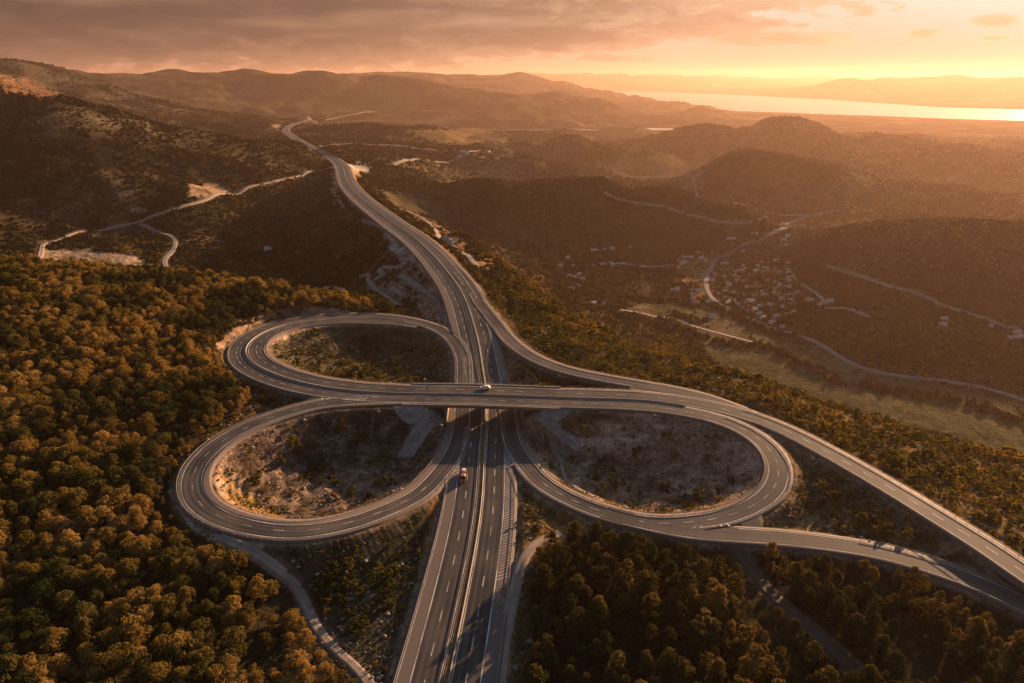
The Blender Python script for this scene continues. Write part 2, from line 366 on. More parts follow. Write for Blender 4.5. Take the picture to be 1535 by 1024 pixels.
behind([(180, 112, 5400), (244, 104, 5400), (322, 109, 5400), (383, 104, 5400), (450, 106, 5400), (520, 111, 5350), (618, 128, 5300), (737, 134.5, 5300)], 1.14, dh=-110)
behind([(598, 111.5, 8600), (669, 114, 8600), (771, 116.6, 8600), (829, 121.7, 8700), (906, 136, 8900)], 1.15, dh=-110)
CT = np.array([at_h(*q) for q in GH] + [at_z(*q) for q in GZ] + GFAR + BK, float)


def conf(x, y):
    return np.arctan2(x, y), 0.5 * np.log(x * x + y * y)


cu, cv = conf(CT[:, 0], CT[:, 1])
c2 = 0.0003
Kd = np.sqrt((cu[:, None] - cu) ** 2 + (cv[:, None] - cv) ** 2 + c2)
RW = np.linalg.solve(Kd + 2e-4 * np.eye(len(cu)), CT[:, 2])


def base_h(x, y):
    u, v = conf(x, y); out = np.zeros(u.shape)
    for j in range(len(cu)):
        out += RW[j] * np.sqrt((u - cu[j]) ** 2 + (v - cv[j]) ** 2 + c2)
    return out


NTH = 1100
TH = np.linspace(R(-62), R(62), NTH)
LR = np.concatenate([np.linspace(math.log(28), math.log(125), 60, endpoint=False), np.linspace(math.log(125), math.log(620), 520, endpoint=False), np.linspace(math.log(620), math.log(25400), 430)])
NR = len(LR)
tt, ll = np.meshgrid(TH, LR)
rr = np.exp(ll)
GX = rr * np.sin(tt); GY = rr * np.cos(tt)
GZt = base_h(GX, GY)
ppx, ppy, _ = to_px(GX, GY, GZt)
floor = np.exp(-((GZt + 131) / 12.0) ** 2) * sst(rr, 450, 600) * (1 - sst(rr, 1300, 1550))     # flat valley bottoms
field_like = np.clip(floor, 0, 1) * (1 - 0.0 * ppx)
amp = (1 - 0.88 * field_like)
hills = np.zeros_like(GZt)
for lam, a, sd_ in [(1800, .014, 1), (900, .034, 2), (420, .070, 3), (200, .075, 4), (95, .055, 5), (45, .04, 6), (20, .028, 7)]:
    gate = sst(rr, lam * 0.9 + 330, lam * 2.4 + 500) if lam > 60 else sst(rr, 60 + lam, 420)
    fade = 1 - sst(rr, lam * 32, lam * 75)
    n = 2 * np.abs(2 * vn(GX / lam + 3.1 * sd_, GY / lam - 1.7 * sd_, sd_) - 1) - 1
    n = 0.55 * n + 0.45 * (2 * vn(GX / lam * 1.3, GY / lam * 1.3, sd_ + 40) - 1)
    hills += a * lam * n * gate * fade
hills *= np.maximum(np.where(GZt > -100, 1.0, 0.6), 1.75 * sst(rr, 1350, 1800) * sst(ppx, 560, 900)) * (1 - sst(-GZt, 125, 146))
near_rough = fbm(GX, GY, 14, 4, 91) * 0.55 * (1 - sst(rr, 500, 700))
GZn = GZt + hills * amp + near_rough

# the lake: its shore lines, mapped on to the water level
_t = (CAM_Z + 150) / CAM_Z
_wx, _wy, _ = to_px(GX, GY, np.full(GX.shape, -150.0))
LAKE = [(893, 155.5), (960, 157.5), (1010, 161), (1110, 167), (1200, 170), (1300, 173.5), (1400, 177.5), (1535, 181.5), (1750, 189), (1750, 173), (1535, 164.5), (1400, 161), (1250, 149.5), (1100, 142.5), (1000, 138.5), (900, 134.5), (855, 132.5), (905, 141), (978, 152), (955, 153.5)]


def inpoly(px, py, poly):
    res = np.zeros(px.shape, bool); n = len(poly); j = n - 1
    for i in range(n):
        xi, yi = poly[i]; xj, yj = poly[j]
        c = ((yi > py) != (yj > py)) & (px < (xj - xi) * (py - yi) / (yj - yi + 1e-9) + xi)
        res ^= c; j = i
    return res


_in = inpoly(_wx + fbm(GX, GY, 900, 4, 301) * 6, _wy + fbm(GX, GY, 700, 4, 303) * .7, LAKE)
GZn = np.where(_in, np.minimum(GZn, -166.0), np.where(rr > 4600, np.maximum(GZn, -146.5), GZn))

# cut and fill round the roads
Dmin = np.full(GZn.shape, 1e6)


def clampto(cpts, w, slope_f=.62, slope_c=.8, pad=1.2, lower=.5, force=True):
    global GZn
    x0, y0 = cpts[:, :2].min(0) - 60; x1, y1 = cpts[:, :2].max(0) + 60
    idx = np.nonzero((GX > x0) & (GX < x1) & (GY > y0) & (GY < y1))
    X = GX[idx]; Y = GY[idx]; D = np.empty(X.shape); Hh = np.empty(X.shape)
    for a in range(0, len(X), 3300):
        d2 = (X[a:a + 4000, None] - cpts[:, 0]) ** 2 + (Y[a:a + 4000, None] - cpts[:, 1]) ** 2
        j = d2.argmin(1); D[a:a + 4000] = np.sqrt(d2[np.arange(len(j)), j]); Hh[a:a + 4000] = cpts[j, 2]
    e = np.maximum(D - w - pad, 0)
    z = GZn[idx]
    lo_ = Hh - lower - e * slope_f; hi_ = Hh - lower + e * slope_c
    z = np.minimum(np.maximum(z, lo_), hi_)
    GZn[idx] = z
    Dmin[idx] = np.minimum(Dmin[idx], D - w)


def rib_centre(c, a, b, sel=None):
    q = c.off((a + b) / 2)
    return q if sel is None else q[sel]


near = lambda c: np.linalg.norm(c.p[:, :2], axis=1) < 5e3
SPAN0, SPAN1 = BX - 27.0, BX + 27.0
for nm, c, a, b, lift in RIB[1:]:
    q = rib_centre(c, a, b); hw = (b - a) / 2
    on = (q[:, 0] > SPAN0) & (q[:, 0] < SPAN1) & (np.abs(q[:, 1] - 274) < 14) & (q[:, 2] > 6)
    clampto(q[~on], hw)
mq = MW.p[(MW.p[:, 1] < 900) | (np.arange(len(MW.p)) % 2 == 0)]
clampto(mq, 13.4, slope_f=.6, pad=1.0)
# level the deck footprint so that it never pokes through a road that stays lower
for nm, c, a, b, lift in RIB:
    q = rib_centre(c, a, b); hw = (b - a) / 2
    if nm != 'motorway':
        on = (q[:, 0] > SPAN0) & (q[:, 0] < SPAN1) & (np.abs(q[:, 1] - 274) < 14) & (q[:, 2] > 6)
        q = q[~on]
    else: q = mq
    x0, y0 = q[:, :2].min(0) - 12; x1, y1 = q[:, :2].max(0) + 12
    idx = np.nonzero((GX > x0) & (GX < x1) & (GY > y0) & (GY < y1))
    X = GX[idx]; Y = GY[idx]
    z = GZn[idx]
    for s0 in range(0, len(X), 3300):
        d2 = (X[s0:s0 + 4000, None] - q[:, 0]) ** 2 + (Y[s0:s0 + 4000, None] - q[:, 1]) ** 2
        j = d2.argmin(1); D = np.sqrt(d2[np.arange(len(j)), j])
        cap = q[j, 2] - 0.35
        zz = z[s0:s0 + 4000]
        z[s0:s0 + 4000] = np.where(D < hw + .9, np.minimum(zz, cap), zz)
    GZn[idx] = z
ppx, ppy, pdep = to_px(GX, GY, GZn)


def terrace(poly, step, amt):
    global GZn
    m_ = inpoly(ppx, ppy, poly) & (Dmin > 2.5) & (rr < 450) & ~((np.abs(GX - BX) < 46) & (GY > 238) & (GY < 292))
    w_ = GZn + fbm(GX, GY, 11, 3, 555) * .9
    fr_ = w_ / step - np.floor(w_ / step)
    t_ = step * (np.floor(w_ / step) + sst(fr_, .30, .62)) - w_
    k_ = amt * sst(Dmin, 2.5, 7)
    GZn = np.where(m_, GZn + t_ * k_ + fbm(GX, GY, 3.2, 2, 556) * .25 * k_, GZn)


terrace([(325, 700), (360, 655), (440, 622), (560, 610), (690, 612), (685, 650), (640, 720), (560, 765), (450, 785), (370, 772), (330, 745)], 1.5, .95)
terrace([(770, 610), (900, 612), (1040, 625), (1130, 670), (1145, 715), (1090, 760), (1000, 775), (900, 755), (810, 700), (775, 650)], 1.9, .7)
terrace([(628, 392), (655, 420), (680, 470), (684, 500), (640, 482), (600, 470), (560, 440), (590, 405)], 3.0, .7)


def gidx(x, y):
    th = np.arctan2(x, y); lr = 0.5 * np.log(np.maximum(x * x + y * y, 1.0))
    fi = np.clip((th - TH[0]) / (TH[1] - TH[0]), 0, NTH - 1.001)
    fj = np.clip(np.interp(lr, LR, np.arange(NR)), 0, NR - 1.001)
    return fj, fi


def lookup(A, x, y):
    fj, fi = gidx(np.asarray(x, float), np.asarray(y, float))
    j = fj.astype(int); i = fi.astype(int); a = fj - j; b = fi - i
    return (A[j, i] * (1 - a) + A[j + 1, i] * a) * (1 - b) + (A[j, i + 1] * (1 - a) + A[j + 1, i + 1] * a) * b


terr = lambda x, y: lookup(GZn, x, y)
_ts = np.exp(np.linspace(math.log(90), math.log(25000), 2600))


def hit(px, py):
    x, y, z = px_dir(px, py)
    X = x * _ts; Y = y * _ts; Z = CAM_Z + z * _ts
    below = np.nonzero(Z < terr(X, Y))[0]
    k = below[0] if len(below) else len(_ts) - 1
    a, b = _ts[max(k - 1, 0)], _ts[k]
    for _ in range(12):
        m = (a + b) / 2
        if CAM_Z + z * m < float(terr(x * m, y * m)): b = m
        else: a = m
    return x * b, y * b, float(terr(x * b, y * b))


def inpoly(px, py, poly):
    res = np.zeros(px.shape, bool); n = len(poly); j = n - 1
    for i in range(n):
        xi, yi = poly[i]; xj, yj = poly[j]
        c = ((yi > py) != (yj > py)) & (px < (xj - xi) * (py - yi) / (yj - yi + 1e-9) + xi)
        res ^= c; j = i
    return res


def track_d(A_x, A_y, pts):
    """distance to a poly-line, for painting"""
    D = np.full(A_x.shape, 1e9)
    for k in range(len(pts) - 1):
        ax, ay = pts[k][:2]; bx, by = pts[k + 1][:2]
        dx, dy = bx - ax, by - ay; L = dx * dx + dy * dy + 1e-9
        t = np.clip(((A_x - ax) * dx + (A_y - ay) * dy) / L, 0, 1)
        D = np.minimum(D, (A_x - ax - t * dx) ** 2 + (A_y - ay - t * dy) ** 2)
    return np.sqrt(D)


# ragged-edged lookups: jitter the picture-plane position of the ground by metre-scale noise
jx = ppx + fbm(GX, GY, 16, 4, 5) * 9 + fbm(GX, GY, 4, 2, 6) * 3
jy = ppy + fbm(GX, GY, 16, 4, 8) * 5 + fbm(GX, GY, 4, 2, 9) * 2
C = np.zeros(GX.shape + (3,))
V = np.zeros(GX.shape)                     # density of scrub, 0..1
scrub = np.array((.030, .030, .014)); grass = np.array((.145, .090, .040)); soil = np.array((.22, .15, .10)); pale = np.array((.40, .31, .23)); grey = np.array((.20, .17, .15))
field = np.array((.105, .090, .040)); darkg = np.array((.022, .022, .012)); ochre = np.array((.26, .14, .045))
n_a = fbm(GX, GY, 90, 6, 21, .62); n_b = fbm(GX, GY, 22, 5, 22, .62); n_c = fbm(GX, GY, 6, 3, 23, .6)
n_far = fbm(GX, GY, 420, 6, 25, .6)
mixf = np.clip(.32 + (n_a * 1.0 + n_b * .7) * (1 - .5 * sst(rr, 1500, 3500)) + n_far * .5, 0, 1)
C[:] = scrub * (1 - mixf[..., None]) + (grass * .60) * mixf[..., None] * (1 - .45 * sst(ppx, 650, 950) * sst(rr, 700, 1000))[..., None]
so = np.clip((n_b * 1.1 + n_a * .8 - .30) * 3.0, 0, 1) * (1 - sst(rr, 1500, 3000)) * (1 - .75 * sst(ppx, 600, 900))
C[:] = C * (1 - so[..., None] * .45) + soil * so[..., None] * .45
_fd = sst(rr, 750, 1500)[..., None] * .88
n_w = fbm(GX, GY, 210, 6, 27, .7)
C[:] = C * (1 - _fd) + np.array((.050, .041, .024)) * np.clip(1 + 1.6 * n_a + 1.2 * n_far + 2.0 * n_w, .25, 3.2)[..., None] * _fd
V[:] = np.clip(.70 + .12 * sst(ppx, 650, 900) - n_a * 1.3 - n_b * 1.1, .30 + .3 * sst(rr, 800, 1200), 1)


def paint(poly, col, f=1.0, v=None, noise=0.0):
    m = inpoly(jx, jy, poly)
    w = f * np.clip(1 + noise * (n_b + n_c * .6) * 2, 0, 1) if noise else np.full(GX.shape, f)
    w = (w * m)[..., None]
    C[:] = C * (1 - w) + np.asarray(col) * w
    if v is not None: V[m] = v if np.ndim(v) == 0 else v[m]


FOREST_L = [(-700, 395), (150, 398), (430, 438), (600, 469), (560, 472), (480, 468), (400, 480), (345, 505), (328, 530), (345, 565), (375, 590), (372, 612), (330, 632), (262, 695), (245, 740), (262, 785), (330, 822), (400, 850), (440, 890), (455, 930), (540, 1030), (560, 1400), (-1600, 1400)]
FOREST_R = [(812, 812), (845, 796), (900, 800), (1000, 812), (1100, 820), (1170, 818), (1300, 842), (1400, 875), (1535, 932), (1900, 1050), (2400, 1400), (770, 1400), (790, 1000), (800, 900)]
SLOPE_R = [(690, 392), (745, 388), (830, 452), (905, 492), (1062, 548), (1050, 562), (960, 562), (860, 540), (800, 515), (760, 470), (712, 415)]
RIDGE_E = [(1030, 562), (1100, 562), (1535, 690), (1900, 800), (1900, 1000), (1500, 820), (1300, 700), (1180, 635), (1080, 592)]
WEDGE_E = [(1120, 640), (1200, 670), (1300, 728), (1440, 825), (1400, 835), (1250, 802), (1130, 788), (1185, 740), (1192, 700)]
NW_IN = [(400, 540), (440, 500), (520, 485), (620, 487), (680, 520), (690, 576), (520, 570)]
SW_IN = [(325, 700), (360, 655), (440, 622), (560, 610), (690, 612), (685, 650), (640, 720), (560, 765), (450, 785), (370, 772), (330, 745)]
SE_IN = [(770, 610), (900, 612), (1040, 625), (1130, 670), (1145, 715), (1090, 760), (1000, 775), (900, 755), (810, 700), (775, 650)]
TRI = [(395, 812), (500, 812), (600, 785), (670, 720), (600, 1030), (560, 1200), (545, 1030), (460, 920), (440, 870)]
WEDGE_R = [(772, 705), (810, 745), (900, 790), (1000, 808), (900, 806), (845, 796), (815, 812), (790, 900), (760, 1000), (750, 1030), (765, 800)]
VFIELD = [(985, 478), (1055, 520), (1080, 552), (1200, 588), (1300, 622), (1535, 688), (1800, 760), (1800, 700), (1535, 640), (1400, 600), (1290, 575), (1180, 520), (1100, 505)]
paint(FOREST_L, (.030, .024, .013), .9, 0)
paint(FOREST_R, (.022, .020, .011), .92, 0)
paint(SLOPE_R, (.10, .07, .03), .8, np.clip(1.0 + n_b * .4, .3, 1), .5)
paint(RIDGE_E, (.13, .085, .04), .8, np.clip(.9 + n_b * .8, .3, 1), .6)
paint(WEDGE_E, (.17, .125, .07), .8, .75, .6)
paint(NW_IN, (.085, .072, .045), .85, .6, .4)
paint(SW_IN, (.27, .195, .14), .0, .36, .3)
paint(SE_IN, (.23, .16, .11), .0, .34, .4)
_er = 1 - np.abs(2 * vn(GX / 9 + n_b * 1.5, GY / 9 + n_a, 401) - 1) * 3.2
_er2 = 1 - np.abs(2 * vn(GX / 19 + n_b, GY / 19 - n_a, 402) - 1) * 5.0
_er = np.clip(np.maximum(_er, _er2), 0, 1)
_pt = np.clip(.5 + fbm(GX, GY, 13, 5, 405, .65) * 2.4, 0, 1)
for _pl, _dk, _lt in ((SW_IN, (.060, .050, .036), (.19, .13, .092)), (SE_IN, (.055, .043, .028), (.34, .225, .15))):
    m_ = inpoly(jx, jy, _pl); w_ = np.clip(_pt * .75 + _er * .45, 0, 1)[..., None]
    C[m_] = (np.array(_dk) * (1 - w_) + np.array(_lt) * w_)[m_]
terr_l = 0.5 + 0.5 * np.sin(GZn * 5.5 + n_b * 4 + n_c * 2)
msk = inpoly(jx, jy, SW_IN); C[msk] = C[msk] * (.45 + .9 * (terr_l[msk] * .6 + np.clip(.4 + n_c[msk], 0, 1) * .4))[:, None]
paint([(375, 690), (520, 690), (640, 720), (560, 762), (450, 783), (370, 770), (345, 740)], (.17, .12, .085), .5, .25, .8)
paint(TRI, (.05, .046, .032), .9, .55, .3)
paint(WEDGE_R, (.17, .10, .035), .85, .4, .6)
paint([(655, 735), (672, 735), (610, 1030), (590, 1030)], (.17, .085, .03), .95, .1)          # dry grass bank beside the motorway
paint([(815, 812), (800, 900), (785, 1000), (770, 1030), (745, 1030), (775, 870), (795, 830)], (.05, .045, .02), .9, .1)
paint(VFIELD, (.080, .076, .038), .92, 0, .15)
paint([(1180, 505), (1300, 553), (1535, 605), (1535, 640), (1400, 600), (1290, 575), (1180, 530)], (.075, .070, .036), .9, .04, .3)
paint([(930, 462), (1000, 452), (1060, 452), (1085, 470), (1150, 500), (1300, 556), (1340, 568), (1535, 606), (1535, 640), (1400, 600), (1290, 575), (1180, 525), (1100, 508), (1000, 482)], (.095, .080, .042), .85, .08, .4)
paint([(1500, 0), (1501, 0), (1500, 1)], (.1, .1, .1), 0)
paint([(880, 240), (1010, 232), (1060, 262), (1000, 275), (930, 268)], (.10, .078, .04), .85, 0, .2)
paint([(610, 196), (720, 192), (770, 212), (690, 218), (620, 206)], (.17, .12, .055), .85, 0, .2)
paint([(570, 285), (640, 292), (675, 318), (640, 330), (600, 322)], (.085, .066, .036), .8, .05, .2)
paint([(1010, 385), (1075, 380), (1062, 440), (1040, 445), (1020, 420)], (.24, .16, .06), .7, .15, .8)
paint([(1060, 385), (1180, 350), (1210, 352), (1100, 410), (1065, 440)], (.10, .075, .035), .6, .3, .5)
paint([(1000, 480), (1075, 440), (1120, 500), (1180, 520), (1100, 505)], (.12, .10, .06), .7, .1, .4)
# pale cuttings, terraces and paved slopes
paint([(391, 533), (394, 520), (408, 504), (428, 492), (470, 484), (505, 487), (455, 498), (428, 508), (410, 520), (405, 534), (409, 545)], (.42, .30, .20), .95, 0)
paint([(312, 712), (322, 688), (345, 666), (356, 668), (340, 688), (334, 714), (340, 742), (362, 768), (350, 766), (325, 745)], (.46, .33, .22), .95, 0)
paint([(252, 735), (262, 765), (285, 792), (330, 815), (375, 830), (392, 836), (398, 816), (330, 806), (290, 786), (268, 755), (262, 730)], (.33, .26, .20), .95, 0)
paint([(336, 690), (356, 690), (372, 720), (350, 735), (336, 722)], (.36, .26, .17), .75, .3, .8)
paint([(326, 700), (352, 730), (400, 765), (440, 780), (370, 776), (335, 748)], (.22, .13, .03), .8, .5, .5)
paint([(60, 372), (175, 378), (230, 392), (225, 408), (150, 402), (70, 396)], (.34, .25, .17), .85, .05, .9)
paint([(285, 278), (345, 278), (345, 292), (280, 296)], (.32, .22, .14), .8, .05, .6)
paint([(196, 312), (226, 308), (220, 320), (200, 320)], (.32, .22, .14), .8, .05, .6)
paint([(40, 118), (0, 112), (0, 135), (60, 146), (100, 146), (60, 128)], (.34, .17, .08), .8, .1, .7)
paint([(520, 322), (560, 330), (628, 392), (601, 400), (568, 345)], (.30, .245, .20), .9, .03, .1)
paint([(628, 392), (655, 420), (680, 470), (684, 500), (640, 482), (600, 470), (560, 440), (590, 405)], (.22, .155, .115), .85, .25, .6)
paint([(625, 442), (650, 436), (666, 468), (655, 480), (636, 478)], (.40, .235, .18), .85, .02, .3)
paint([(600, 318), (640, 320), (700, 365), (740, 395), (700, 400), (660, 372), (620, 340)], (.17, .105, .05), .75, .35, .6)
paint([(668, 350), (700, 365), (745, 398), (720, 408), (690, 385)], (.30, .17, .07), .7, .2, .8)
paint([(518, 245), (560, 247), (555, 258), (524, 258)], (.40, .34, .28), .9, 0)
paint([(520, 258), (545, 258), (535, 270), (524, 275)], (.34, .20, .09), .85, 0)
paint([(500, 255), (512, 262), (505, 288), (518, 312), (510, 312), (497, 285)], (.42, .28, .15), .9, 0)
paint([(405, 188), (422, 186), (424, 194), (410, 196)], (.45, .30, .17), .9, 0)
paint([(330, 525), (322, 512), (345, 490), (400, 468), (440, 458), (500, 462), (530, 466), (500, 470), (440, 474), (400, 482), (352, 508)], (.36, .24, .15), .8, .05, .5)
paint([(835, 655), (960, 654), (1010, 656), (960, 662), (880, 670), (838, 666)], (.42, .32, .26), .95, .05)
paint([(1140, 672), (1150, 715), (1128, 748), (1080, 765), (1060, 764), (1112, 742), (1132, 712), (1126, 680)], (.20, .15, .115), .75, .02, .3)
paint([(778, 540), (800, 560), (815, 578), (765, 578), (756, 535)], (.36, .22, .10), .7, .1, .8)
paint([(870, 660), (1095, 660), (1120, 700), (1060, 758), (960, 766), (880, 745), (830, 700)], (.20, .125, .085), .30, .2, 1.0)
# verges: worn gravel beside every carriageway
vw = np.clip(1 - np.abs(Dmin - .9) / 1.9, 0, 1) * (.75 + n_c * .4) * sst(1500 - rr, 0, 300)
vw = np.clip(vw, 0, 1)[..., None]
C[:] = C * (1 - vw) + np.array((.22, .155, .105)) * vw
C[:] *= (1 + .30 * n_c + .18 * n_b)[..., None]
V[Dmin < 2.6] = 0

# minor tracks, traced in the photograph and laid on the ground
TRK = [
 ('dirt_road', [(503, 252.7), (484.7, 256), (467.7, 257), (448, 264), (426, 269), (400, 275), (382.8, 278), (338.7, 290.8), (288, 306), (247, 318), (210, 332), (176, 340), (135.5, 346.7), (95, 357), (66, 366), (62, 374), (60, 384), (50, 397)], 4.2, 'track_pale'),
 ('country_road', [(210, 336.5), (230, 345), (254, 353.5), (262.5, 365), (259, 375.5), (249, 385.7), (247, 397.5), (253, 405)], 4.5, 'lane'),
 ('valley_road', [(1259, 314.6), (1215, 323), (1180, 335), (1169.7, 339.6), (1157, 350), (1142.6, 360.5), (1105, 372), (1082, 385.5), (1065.5, 402), (1058, 418.8), (1060, 435.5), (1071.7, 452), (1094.7, 464.7), (1126, 479), (1153, 489.7), (1184, 499), (1200, 504), (1231, 517.5), (1268.8, 541), (1293.8, 552), (1340.6, 562.8), (1372, 566.6), (1419, 572), (1456, 578), (1497, 588), (1535, 600), (1600, 622)], 6.5, 'lane'),
 ('dirt_track', [(1182, 393), (1176, 399), (1182, 404), (1197, 423), (1217.6, 435.5), (1230, 446), (1237.5, 462), (1260, 462), (1303, 475)], 4, 'track_pale'),
 ('dirt_track', [(1240, 399), (1278, 411), (1318.7, 425), (1340, 431.6), (1387.5, 445.6), (1419, 459.7), (1465.6, 473.8), (1528, 494)], 4, 'track_pale'),
 ('dirt_track', [(931, 465), (957, 469), (982, 475), (1005.6, 476.7), (1031, 486.5), (1054.4, 494), (1080, 501), (1140, 516)], 4, 'track_pale'),
 ('dirt_track', [(330, 806), (345, 814), (379.6, 828), (398.6, 840), (420, 857), (439, 870.5), (453.4, 892), (463, 918), (475, 942), (494, 966), (515, 985), (534.4, 1001.6), (551, 1020.6), (572, 1060)], 2.7, 'track'),
 ('dirt_track', [(840, 800), (823, 806), (805, 815), (789, 829.6), (779, 855), (771, 889), (763.6, 920), (757, 953), (752, 992), (749, 1030), (745, 1100)], 3.4, 'track_pale'),
 ('dirt_track', [(1085, 812), (1105, 822), (1122, 850), (1160, 895), (1210, 940), (1260, 985), (1310, 1030)], 4.0, 'track_dark'),
 ('dirt_track', [(868, 398), (900, 397), (935, 396), (975, 400), (1010, 398)], 4, 'track'),
 ('dirt_track', [(905, 290), (960, 305), (1010, 315), (1056, 328), (1090, 334), (1125, 334)], 4, 'track_pale'),
 ('dirt_track', [(1230, 322), (1190, 323), (1150, 318), (1100, 305)], 5, 'track_pale'),
 ('dirt_track', [(1050, 298), (1043, 285), (1040, 268), (1048, 262), (1052, 258)], 4, 'track_pale'),
 ('dirt_track', [(462, 180), (500, 178), (535, 171), (556, 168), (570, 168)], 16, 'track_pale'),
 ('dirt_track', [(478, 220), (500, 217), (540, 216), (580, 218), (620, 222), (655, 226)], 10, 'track_pale'),
 ('dirt_track', [(580, 246), (600, 243), (632, 239), (690, 236), (720, 226)], 8, 'track_pale'),
 ('service_road', [(608, 316), (640, 333), (655, 350), (672, 362), (690, 378), (715, 400)], 4, 'track_pale'),
 ('service_road', [(640, 333), (650, 337), (668, 355), (680, 365)], 3, 'track_pale'),
 ('dirt_track', [(626, 381), (610, 392), (590, 403), (575, 412), (560, 420)], 4, 'track_pale'),
 ('dirt_track', [(575, 412), (568, 402), (582, 400), (590, 403)], 3, 'track'),
 ('dirt_track', [(600, 413), (620, 425), (640, 438)], 2.5, 'track'),
 ('dirt_track', [(585, 432), (600, 440), (606, 444)], 3, 'track'),
 ('dirt_track', [(540, 415), (550, 410), (552, 420), (560, 430), (600, 458)], 2.5, 'track'),
 ('dirt_track', [(822, 640), (832, 656), (838, 685), (846, 715), (868, 735), (890, 745)], 1.4, 'track_pale'),
]
TRKW = []
for nm, pts, w, mt in TRK:
    wp = np.array([hit(*q) for q in pts])
    TRKW.append(Curve(wp, ds=3.0 if w < 7 else 6.0, smooth=max(4, w)))
for (nm, pts, w, mt), cvv in zip(TRK, TRKW):
    x0, y0 = cvv.p[:, :2].min(0) - 15; x1, y1 = cvv.p[:, :2].max(0) + 15
    idx = np.nonzero((GX > x0) & (GX < x1) & (GY > y0) & (GY < y1))
    D = np.full(len(idx[0]), 1e9)
    for a in range(0, len(D), 3300):
        d2 = (GX[idx][a:a + 4000, None] - cvv.p[:, 0]) ** 2 + (GY[idx][a:a + 4000, None] - cvv.p[:, 1]) ** 2
        D[a:a + 4000] = np.sqrt(d2.min(1))
    V[idx] = np.where(D < w * .5 + 2.5, 0, V[idx])
    f = np.clip(1 - (D - w * .5) / 2.0, 0, 1)[:, None] * .6
    C[idx] = C[idx] * (1 - f) + soil * f


# ------------------------------------------------------------------ materials
def mat(name):
    m = bpy.data.materials.new(name); m.use_nodes = True; return m, NT(m.node_tree)


def principled(gr, col, rough=0.8, spec=0.3, metal=0.0, normal=None):
    b = gr.n('ShaderNodeBsdfPrincipled')
    gr.set(b.inputs['Base Color'], (*col, 1) if isinstance(col, tuple) else col)
    gr.set(b.inputs['Roughness'], rough); b.inputs['Specular IOR Level'].default_value = spec; b.inputs['Metallic'].default_value = metal
    if normal is not None: gr.set(b.inputs['Normal'], normal)
    return b


def out(gr, sh): gr.n('ShaderNodeOutputMaterial', {0: sh.outputs[0]})


M = {}
m, g = mat('ground')
pos = g.n('ShaderNodeNewGeometry').outputs['Position']
att = g.n('ShaderNodeVertexColor', layer_name='Col').outputs[0]
f1 = g.noise(pos, 1.1, 5, .65); f2 = g.noise(pos, .22, 6, .65); f3 = g.noise(pos, .035, 7, .65)
k = g.m('ADD', g.m('MULTIPLY', f1, .9), g.m('ADD', g.m('MULTIPLY', f2, .9), g.m('MULTIPLY', f3, .7)))
k = g.ss(k, .92, 1.62, .30, 1.8)
kc = g.n('ShaderNodeCombineXYZ', {0: k, 1: k, 2: k}).outputs[0]
colr = g.mix(1.0, att, kc, 'MULTIPLY')
bmp = g.n('ShaderNodeBump', {'Height': g.m('ADD', g.m('MULTIPLY', f1, .35), g.m('MULTIPLY', f2, 2.2)), 'Strength': .8, 'Distance': 1.0})
out(g, principled(g, colr, 1.0, .0, normal=bmp.outputs[0])); M['ground'] = m


def asphalt(name, base, warm, so=8.9, shoulder=(.135, .11, .094)):
    m, g = mat(name)
    uv = g.n('ShaderNodeUVMap', uv_map='UVMap').outputs[0]
    s = g.n('ShaderNodeSeparateXYZ', {0: uv})
    lanes = g.noise(g.n('ShaderNodeCombineXYZ', {0: s.outputs[0], 1: g.m('MULTIPLY', s.outputs[1], .012), 2: 0.0}).outputs[0], .55, 4, .6)
    streak = g.noise(g.n('ShaderNodeCombineXYZ', {0: g.m('MULTIPLY', s.outputs[0], 2.2), 1: g.m('MULTIPLY', s.outputs[1], .05), 2: 4.0}).outputs[0], 1.0, 5, .65)
    patch = g.noise(uv, .05, 3, .5)
    wheel = g.m('MULTIPLY', g.m('COSINE', g.m('MULTIPLY', g.m('SUBTRACT', g.m('ABSOLUTE', s.outputs[0]), 1.45 if so > 8 else 0.0), 3.45)), .10)
    fine = g.noise(uv, 3.0, 3, .6)
    t = g.m('ADD', g.m('ADD', wheel, g.m('MULTIPLY', lanes, .9)), g.m('ADD', g.m('MULTIPLY', streak, .6), g.m('ADD', g.m('MULTIPLY', patch, .75), g.m('MULTIPLY', fine, .2))))
    c = g.mix(g.ss(t, .95, 1.55), (base[0] * .62, base[1] * .64, base[2] * .68), warm)
    shm = g.m('MULTIPLY', g.ss(g.m('ABSOLUTE', s.outputs[0]), so - .1, so + .5), g.ss(t, .55, 1.2, .55, 1.0))
    own = g.n('ShaderNodeAttribute', attribute_name='own')
    c = g.mix(g.m('MULTIPLY', shm, own.outputs['Fac']), c, shoulder)
    ex = g.ss(g.m('ABSOLUTE', g.m('SUBTRACT', g.noise(uv, .9, 2, .5), .5)), 0.0, .006, .8, 1.0)
    c = g.mix(1.0, c, g.n('ShaderNodeCombineXYZ', {0: ex, 1: ex, 2: ex}).outputs[0], 'MULTIPLY')
    bp = g.n('ShaderNodeBump', {'Height': fine, 'Strength': .15, 'Distance': .05})
    out(g, principled(g, c, g.lin(t, .7, 1.5, .62, .8), .12, normal=bp.outputs[0])); return m


